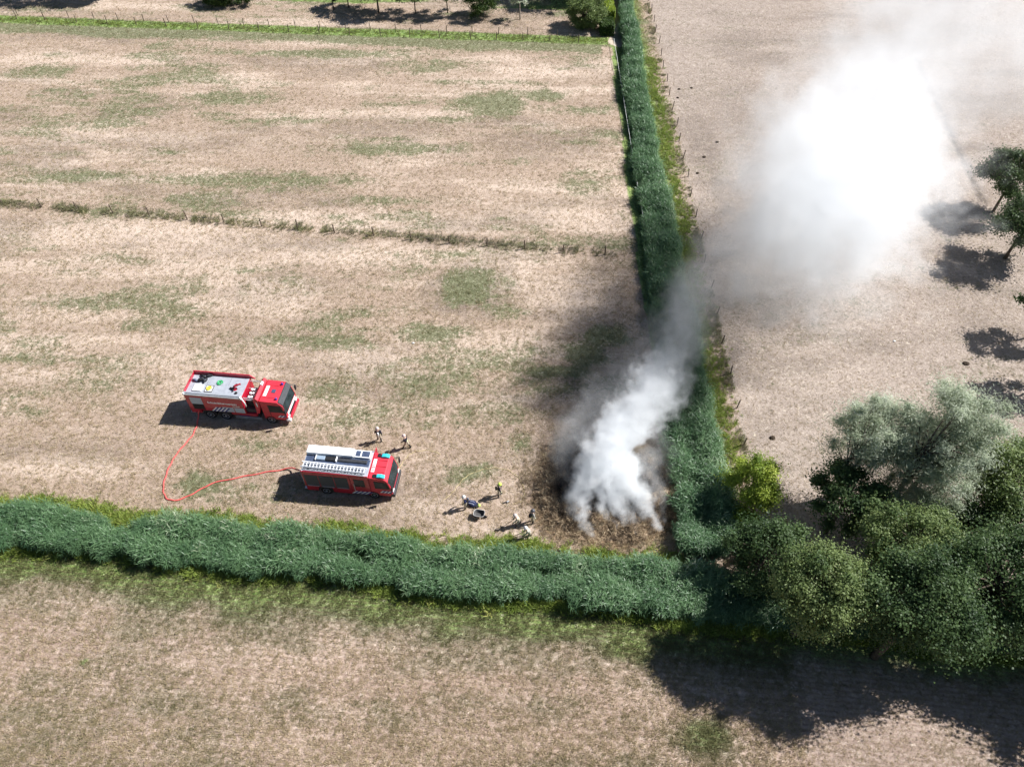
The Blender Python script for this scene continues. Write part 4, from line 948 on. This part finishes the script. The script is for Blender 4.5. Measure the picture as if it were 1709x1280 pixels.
        stripes(R_, 8.1, 2, .98, 1.25, s, 1.262, .3, .14, .25)
    MB().box(9.015, 9.045, -1.0, 1.0, 1.12, 1.4).build('front_band', WHITE, cab); MB().box(9.01, 9.04, -.8, .8, .78, 1.05).build('grille', BLACK, cab)
    quadbox(R_, 'bumper', RED, 8.75, 9.2, -1.24, 1.24, .42, .75, .05); quadbox(R_, 'bumper_end', WHITE, 8.82, 9.215, -1.26, -1.0, .5, .77, .03)
    quadbox(R_, 'roof_panel', WHITE, 7.0, 7.3, -.62, .55, 2.982, 2.998, .004); quadbox(R_, 'roof_window', NAVY, 7.62, 7.98, -.18, .2, 2.965, 2.99, .004)
    for yy in (-.75, 0.6): MB().box(7.0, 8.4, yy, yy + .03, 2.955, 2.985).build('roof_rib', ROOFRED, cab)
    quadbox(R_, 'rear_shutter', SHUT_L, -.03, .0, -.9, .9, 1.3, 2.8, .006)
    for s in (-1, 1): quadbox(R_, 'tail_light', ORANGE, -.04, .0, s * 1.12 - .07, s * 1.12 + .07, 1.2, 1.5, .01)
    quadbox(R_, 'rear_step', ALU, -.15, .3, -1.2, 1.2, .6, .68, .01)
    R_.scale = (.965, 1, 1); return R_
tender()

# ------------------------------------------------------------------ hoses
def hose(name, label, pix, r, m, z0=None):
    P_ = [at(*q) for q in pix]; P_ = [P_[0]] + P_ + [P_[-1]]; pts = []
    for a, b, c, d in zip(P_, P_[1:], P_[2:], P_[3:]):
        for i in range(8):
            f = i / 8; q = .5 * ((2 * b) + (c - a) * f + (2 * a - 5 * b + 4 * c - d) * f * f + (3 * b - a - 3 * c + d) * f ** 3)
            pts.append(q + Vector((.03 * math.sin(len(pts) * .9), .03 * math.cos(len(pts) * .7), 0)))
    pts.append(P_[-1]); o0 = Vector((pts[0].x, pts[0].y, 0))
    pts = [Vector((p.x, p.y, max(p.z, gz(p.x, p.y) + r * .9))) - o0 for p in pts]
    o = MB().tube(pts, r, 7).build(name, m, smooth=True); o.location = o0; tag(o, label, 'hose'); return o
hose('fire_hose', 'thick red hose looping over the grass between the two fire engines', [(333, 681, 1.2), (331, 694, .5), (328, 712, .05), (320, 729), (303, 748), (290, 766), (280, 786), (273, 810), (275, 827), (286, 835), (305, 832), (330, 820), (355, 807), (390, 799), (425, 792), (460, 786), (488, 781, .3), (503, 787, .9)], .062, REDH)
hose('fire_hose', 'thin yellow hose curving away from the front of the fire engine', [(664, 786, .5), (670, 775), (679, 763), (690, 755), (704, 752), (719, 752), (735, 758)], .022, mat('pale_yellow_hose', (.60, .50, .26), .7))
hose('fire_hose', 'thin yellow hose arching over the grass towards the heap', [(740, 834), (750, 827), (759, 817), (768, 805), (780, 794), (795, 787), (812, 782), (832, 781), (850, 786), (866, 798), (874, 814), (874, 830), (868, 838), (856, 841)], .022, MATS['pale_yellow_hose'])
p = at(846, 838); nz_ = empty('hose_nozzle', (p.x, p.y, gz(p.x, p.y)), R(200)); tag(nz_, 'small black and silver hose nozzle lying in the grass', 'nozzle')
MB().tube([(0, 0, .07), (.25, 0, .08), (.34, 0, .08)], [.05, .045, .07], 8).build('barrel', BLACK, nz_); MB().tube([(-.18, 0, .07), (.0, 0, .07)], .06, 8).build('coupling', ALU, nz_); MB().tube([(.05, 0, .06), (.02, .16, .05)], .025, 6).build('grip', BLACK, nz_)

# ------------------------------------------------------------------ wheelbarrow, kit on the grass, litter
p = at(800, 862); wb = empty('wheelbarrow', (p.x, p.y, gz(p.x, p.y)), R(-12)); wb.scale = (.8, .8, .85); tag(wb, 'pale grey wheelbarrow with an empty dark tray', 'wheelbarrow')
def ring(hx0, hy0, zz, n=20, k=.55, tilt=0.0): return [(math.copysign(abs(math.cos(a)) ** k, math.cos(a)) * hx0, math.copysign(abs(math.sin(a)) ** k, math.sin(a)) * hy0, zz + tilt * math.cos(a)) for a in np.linspace(0, 2 * math.pi, n, endpoint=False)]
n = 20; rings = [ring(.30, .22, .30, n), ring(.54, .38, .66, n, tilt=.04), ring(.57, .41, .665, n, tilt=.04)]
m = MB(); m.add(rings[0] + rings[1] + rings[2], [tuple(range(n))] + [(j * n + i, j * n + (i + 1) % n, (j + 1) * n + (i + 1) % n, (j + 1) * n + i) for j in range(2) for i in range(n)]); m.build('tray', mat('pale_tray', (.60, .59, .57), .5), wb)
ri = [ring(.28, .20, .325, n), ring(.525, .365, .672, n, tilt=.04)]
m = MB(); m.add(ri[0] + ri[1], [tuple(range(n))] + [(i, (i + 1) % n, n + (i + 1) % n, n + i) for i in range(n)]); m.build('tray_lining', mat('dark_tray', (.075, .072, .07), .8, var=.3), wb)  # inside of the tray coloured darker than the outside
m = MB(); m.lathe([(.10, -.045), (.18, -.045), (.195, 0), (.18, .045), (.10, .045)], 18, 'y', (.60, 0, .195)); wl = m.build('wheel', BLACK, wb); MB().lathe([(.1, -.03), (.1, .03), (.03, .05)], 12, 'y', (.60, 0, .195)).build('rim', RIMM, wl)
for s in (-1, 1): MB().tube([(.6, s * .08, .2), (.2, s * .2, .29), (-.5, s * .28, .38), (-.82, s * .3, .5)], .02, 6).build('handle', DARKM, wb); MB().tube([(-.28, s * .24, .34), (-.32, s * .24, .02)], .02, 6).build('leg', DARKM, wb)

p = at(788, 842); kb = empty('kit_bag', (p.x, p.y, gz(p.x, p.y)), R(-20)); tag(kb, 'dark navy kit bag and folded gear dropped on the grass', 'bag')
def lump(name, m, c, rad, seed, root):
    bm = bmesh.new(); bmesh.ops.create_icosphere(bm, subdivisions=3, radius=1)
    for v in bm.verts:
        d = 1 + .28 * mnoise.noise(v.co * 2.1 + Vector((seed, 0, 0))) + .1 * mnoise.noise(v.co * 6 + Vector((0, seed, 0))); v.co = Vector((v.co.x * rad[0] * d, v.co.y * rad[1] * d, max(v.co.z * rad[2] * d, -c[2] + .005))) + Vector(c)
    me = bpy.data.meshes.new(name); bm.to_mesh(me); bm.free(); me.shade_smooth(); me.materials.append(m); o = bpy.data.objects.new(name, me); COL.objects.link(o); o.parent = root; return o
NAVYC = mat('navy_cloth', (.022, .028, .075), .8, var=.4, scale=8, spec=.2)
bgm = lump('bag', NAVYC, (0, 0, .17), (.42, .30, .20), 3, kb); lump('rolled_jacket', BLACK, (.38, -.02, .13), (.18, .24, .13), 8, kb)
for yy in (-.12, .1): MB().tube([(-.4, yy, .1), (-.2, yy, .34), (.1, yy, .38), (.36, yy, .18)], .025, 5).build('strap', mat('grey_strap', (.4, .42, .5), .7), kb)
MB().lathe([(.12, 0), (.13, .05), (.1, .14), (.03, .17)], 14, 'z', (.56, .1, .0)).build('helmet', mat('lime_helmet', (.52, .66, .10), .35), kb)
for i, (px, py, mm, sz, lab) in enumerate(((690, 573, WHITE, .13, 'scrap of white litter lying on the mown field'), (1492, 570, WHITE, .12, 'scrap of white litter lying on the grazed pasture'))):
    p = at(px, py); e = lump('litter', mm, (0, 0, .05), (sz, sz * .7, .07), 20 + i, None); e.location = (p.x, p.y, gz(p.x, p.y)); tag(e, lab, 'litter', 'scraps of litter')
SOIL = mat('dark_soil', (.06, .045, .032), .95, var=.4, scale=8, spec=.1)
for i, (px, py, sz, lab) in enumerate(((1289, 731, .26, 'dark mound of soil nearest the yellow-green tree'), (1612, 607, .3, 'double dark soil mound between the tree shadows'), (1621, 670, .18, 'small soil mound beside the tallest willow'), (1133, 150, .2, 'soil mound by the pasture fence, farthest along it'), (1154, 148, .2, 'soil mound a step into the pasture from the farthest one'), (1131, 164, .18, 'small soil mound near the pasture fence and two others'), (1197, 238, .2, 'soil mound lying alone on the open pasture'), (1175, 263, .24, 'soil mound between the pasture fence and the lone mound'), (1164, 290, .2, 'soil mound close to the pasture fence beside the smoke'))):
    p = at(px, py); e = lump('soil_mound', SOIL, (0, 0, .04), (sz, sz * .8, .13), 40 + i, None); e.location = (p.x, p.y, gz(p.x, p.y)); tag(e, lab, 'mound', 'soil mounds on the pasture')
# ================================================================== FIREFIGHTERS
SKIN = mat('skin', (.55, .36, .27), .55, var=.08); BOOT = mat('boots', (.02, .019, .018), .6, var=.2); BAND = mat('reflective_band', (.72, .76, .42), .4)
BEIGE = mat('beige_suit', (.52, .45, .35), .85, var=.12, scale=9, spec=.15); DKSUIT = mat('dark_suit', (.035, .03, .042), .85, var=.25, scale=9, spec=.15)
NAVYS = mat('navy_suit', (.03, .04, .10), .85, var=.25, scale=9, spec=.15); GREYS = mat('grey_suit', (.40, .375, .33), .85, var=.15, scale=9, spec=.15); GLOVE = mat('gloves', (.05, .045, .04), .8)
def person(label, px, py, face, top, trou, helm, stride=.0, lean=.0, hl=(.12, .30, .95), hr=(.12, -.30, .95), bend=0.0, ba=False, turn=0.0, group='firefighters'):
    """one skinned body; x forward, y left. hl, hr are the hands; lean tips the trunk forward"""
    g = at(px, py); root = empty('person', (g.x, g.y, gz(g.x, g.y)), R(face)); tag(root, label, 'person', group)
    hz_ = .93 - bend; ch = Vector((math.sin(lean) * .42, 0, hz_ + math.cos(lean) * .42)); nk = Vector((math.sin(lean) * .58, 0, hz_ + math.cos(lean) * .58))
    hd0 = nk + Vector((math.sin(lean * .6) * .1 + .02, 0, .10)); hd1 = hd0 + Vector((.03, 0, .14))
    V_ = []; E_ = []; RR = []; LB = []
    def v(p, r, lb, par=None):
        V_.append(Vector(p)); RR.append(r); LB.append(lb)
        if par is not None: E_.append((par, len(V_) - 1))
        return len(V_) - 1
    pel = v((0, 0, hz_), .165, 'leg'); sp = v(Vector((0, 0, hz_)).lerp(ch, .5), .165, 'top', pel); c_ = v(ch, .18, 'top', sp); n_ = v(nk, .075, 'skin', c_); h0 = v(hd0, .095, 'skin', n_); v(hd1, .10, 'skin', h0)
    for s, hand in ((1, hl), (-1, hr)):
        sh_ = v(ch + Vector((0, s * .20, .06)), .085, 'top', c_); hand = Vector(hand); S = V_[sh_]; dv = hand - S
        if dv.length > .60: hand = S + dv * (.60 / dv.length)
        el_ = S.lerp(hand, .5) + Vector((-.10, s * .07, -.06)) * max(.2, 1.1 - (hand - S).length / .6) * 1.6
        e_ = v(el_, .066, 'top', sh_); w_ = v(el_.lerp(hand, .86), .05, 'top', e_); pa = v(hand, .042, 'glove', w_)
        fd = (hand - el_).normalized(); sd = fd.cross(Vector((0, 0, 1))); sd = sd.normalized() if sd.length > .1 else Vector((0, 1, 0)); up = sd.cross(fd)
        for k, (o, l_) in enumerate(((-.032, .062), (-.011, .075), (.011, .07), (.032, .055))):
            k1 = v(hand + fd * (.045 + l_ * .5) + sd * o * 1.1 - up * .008, .0095, 'glove', pa); v(hand + fd * (.035 + l_ * .9) + sd * o * 1.1 - up * .04, .008, 'glove', k1)
        t1 = v(hand + fd * .02 - sd * s * .05 - up * .012, .011, 'glove', pa); v(hand + fd * .06 - sd * s * .058 - up * .03, .009, 'glove', t1)
        hp = v((0, s * .10, hz_ - .06), .115, 'leg', pel); fx_ = s * stride; an = Vector((fx_, s * .13, .09)); kn = Vector((0, s * .10, hz_ - .06)).lerp(an, .5) + Vector((.05 + bend * .8, s * .01, 0))
        k_ = v(kn, .082, 'leg', hp); a_ = v(an, .062, 'boot', k_); v((fx_ + .17, s * .15, .05), .045, 'boot', a_)
    me = bpy.data.meshes.new('body'); me.from_pydata([tuple(p) for p in V_], E_, []); me.update()
    tmp = bpy.data.objects.new('body', me); COL.objects.link(tmp); sk = tmp.modifiers.new('skin', 'SKIN'); sk.use_smooth_shade = True
    for i, d in enumerate(me.skin_vertices[0].data): d.radius = (RR[i], RR[i]); d.use_root = i == 0
    tmp.modifiers.new('sub', 'SUBSURF').levels = 1; tmp.modifiers['sub'].render_levels = 1
    bpy.context.view_layer.update()
    bm_ = bpy.data.meshes.new_from_object(tmp.evaluated_get(bpy.context.evaluated_depsgraph_get())); bpy.data.objects.remove(tmp)
    bm_.materials.clear()
    for mm in (top, trou, SKIN, BOOT, GLOVE, BAND): bm_.materials.append(mm)
    key = {'top': 0, 'leg': 1, 'skin': 2, 'boot': 3, 'glove': 4}
    A_ = np.array([tuple(V_[a]) for a, b in E_]); B_ = np.array([tuple(V_[b]) for a, b in E_]); lab_ = [LB[b] for a, b in E_]
    for f in bm_.polygons:
        c0 = np.array(f.center); t_ = np.clip(((c0 - A_) * (B_ - A_)).sum(1) / np.maximum(((B_ - A_) ** 2).sum(1), 1e-9), 0, 1); q = A_ + (B_ - A_) * t_[:, None]
        i = int(np.argmin(((c0 - q) ** 2).sum(1))); f.material_index = key[lab_[i]]
        if lab_[i] == 'leg' and .22 < c0[2] < .29 or (lab_[i] == 'top' and abs(c0[2] - (hz_ + .12)) < .035): f.material_index = 5
        f.use_smooth = True
    bo = bpy.data.objects.new('body', bm_); COL.objects.link(bo); bo.parent = root
    # helmet with brim, a face under it
    hc = hd1 + Vector((-.01, 0, .02)); m = MB(); prof = [(.165, -.03), (.172, -.015), (.14, .0), (.135, .05), (.10, .11), (.05, .135), (.01, .14)]
    m.lathe(prof, 16, 'z', hc); he = m.build('helmet', helm, root, smooth=True); m = MB(); m.prism([(-.13 + hc.x, hc.z + .04), (.13 + hc.x, hc.z + .04), (.06 + hc.x, hc.z + .155), (-.06 + hc.x, hc.z + .155)], -.012, .012); m.build('comb', helm, he)
    fc = hd0 + Vector((.1, 0, .06)); m = MB(); m.tube([fc + Vector((-.01, 0, .03)), fc + Vector((.035, 0, -.01))], [.012, .018], 6); m.build('nose', SKIN, root)
    for s in (-1, 1): MB().lathe([(.016, -.006), (.016, .006)], 8, 'x', fc + Vector((.004, s * .035, .035))).build('eye', BOOT, root); MB().lathe([(.03, -.012), (.03, .012)], 8, 'y', hd0 + Vector((.0, s * .1, .05))).build('ear', SKIN, root)
    MB().box(fc.x - .01, fc.x + .012, -.03, .03, fc.z - .055, fc.z - .04).build('mouth', mat('lips', (.35, .16, .13), .6), root)
    if ba:
        b0 = ch + Vector((-.24, 0, -.12)); MB().tube([b0 + Vector((0, 0, -.22)), b0 + Vector((0, 0, -.18)), b0 + Vector((0, 0, .2)), b0 + Vector((0, 0, .26))], [.05, .085, .085, .04], 10).build('air_cylinder', ba, root, smooth=True)
        for s in (-1, 1): MB().tube([b0 + Vector((.02, s * .1, -.1)), ch + Vector((-.05, s * .13, .2)), ch + Vector((.16, s * .12, .08)), ch + Vector((.17, s * .12, -.2))], .022, 5).build('harness', BOOT, root)
    return root
H_PALE = mat('pale_helmet', (.60, .50, .46), .35); H_YEL = mat('yellow_helmet', (.62, .78, .12), .35); H_DARK = mat('dark_helmet', (.10, .10, .11), .35); H_WHITE = mat('white_helmet', (.62, .60, .58), .3)
person('person in dark jacket and beige trousers walking behind the ladder fire engine', 634, 736, 100, DKSUIT, BEIGE, H_PALE, stride=.16, ba=WHITE, hl=(.2, .26, 1.0), hr=(-.15, -.3, .95))
person('person with pale helmet striding with arms forward beyond the engine cab', 680, 748, 160, DKSUIT, BEIGE, H_PALE, stride=.30, lean=.15, hl=(.35, .22, 1.05), hr=(.3, -.2, 1.0))
person('person in navy jacket standing beside the kit bag on the grass', 778, 848, 190, NAVYS, BEIGE, H_WHITE, stride=.08, lean=.12, hl=(.28, .2, .95), hr=(.05, -.36, .9), ba=NAVY)
person('person with bright yellow helmet and dark jacket facing the smoke', 832.5, 828, 10, DKSUIT, BEIGE, H_YEL, stride=.10, lean=.08, hl=(.25, .25, 1.05), hr=(.2, -.3, .95), ba=BLACK)
person('person in beige suit stooping over a long rake', 866, 876, 195, BEIGE, GREYS, H_PALE, stride=.22, lean=.45, bend=.08, hl=(.50, .16, .85), hr=(.42, -.12, .95))
person('person with dark helmet standing upright at the edge of the straw', 888, 872, 30, GREYS, BEIGE, H_DARK, stride=.06, hl=(.12, .3, .95), hr=(.12, -.3, .95), ba=DKSUIT)
person('person in pale suit bending over a rake beside the reeds', 884, 897, 190, GREYS, BEIGE, H_WHITE, stride=.18, lean=.5, bend=.06, hl=(.52, .16, .80), hr=(.45, -.12, .9))
ASH = mat('ash_handle', (.22, .14, .075), .7, var=.2)
def rake(label, hand_px, head_px, hz_=.95):
    a = at(*hand_px, hz_); b = at(*head_px); b.z = gz(b.x, b.y) + .04; root = empty('rake', b); tag(root, label, 'rake'); d = (a - b); e = a + d.normalized() * .35 - b
    MB().tube([(0, 0, 0), e], .02, 6).build('handle', ASH, root); s = Vector((-d.y, d.x, 0)).normalized()
    bar = MB().tube([-s * .22, s * .22], .022, 6).build('head', DARKM, root)
    for i in range(7): q = s * (-.2 + i * .066); MB().tube([q, q + Vector((0, 0, -.07)) - Vector((d.x, d.y, 0)).normalized() * .03], .008, 4).build('tine', DARKM, bar)
rake('long wooden rake reaching the ground in front of the stooping person', (861, 864), (837, 881))
rake('long wooden rake held low beside the green reeds', (877, 886), (855, 896))
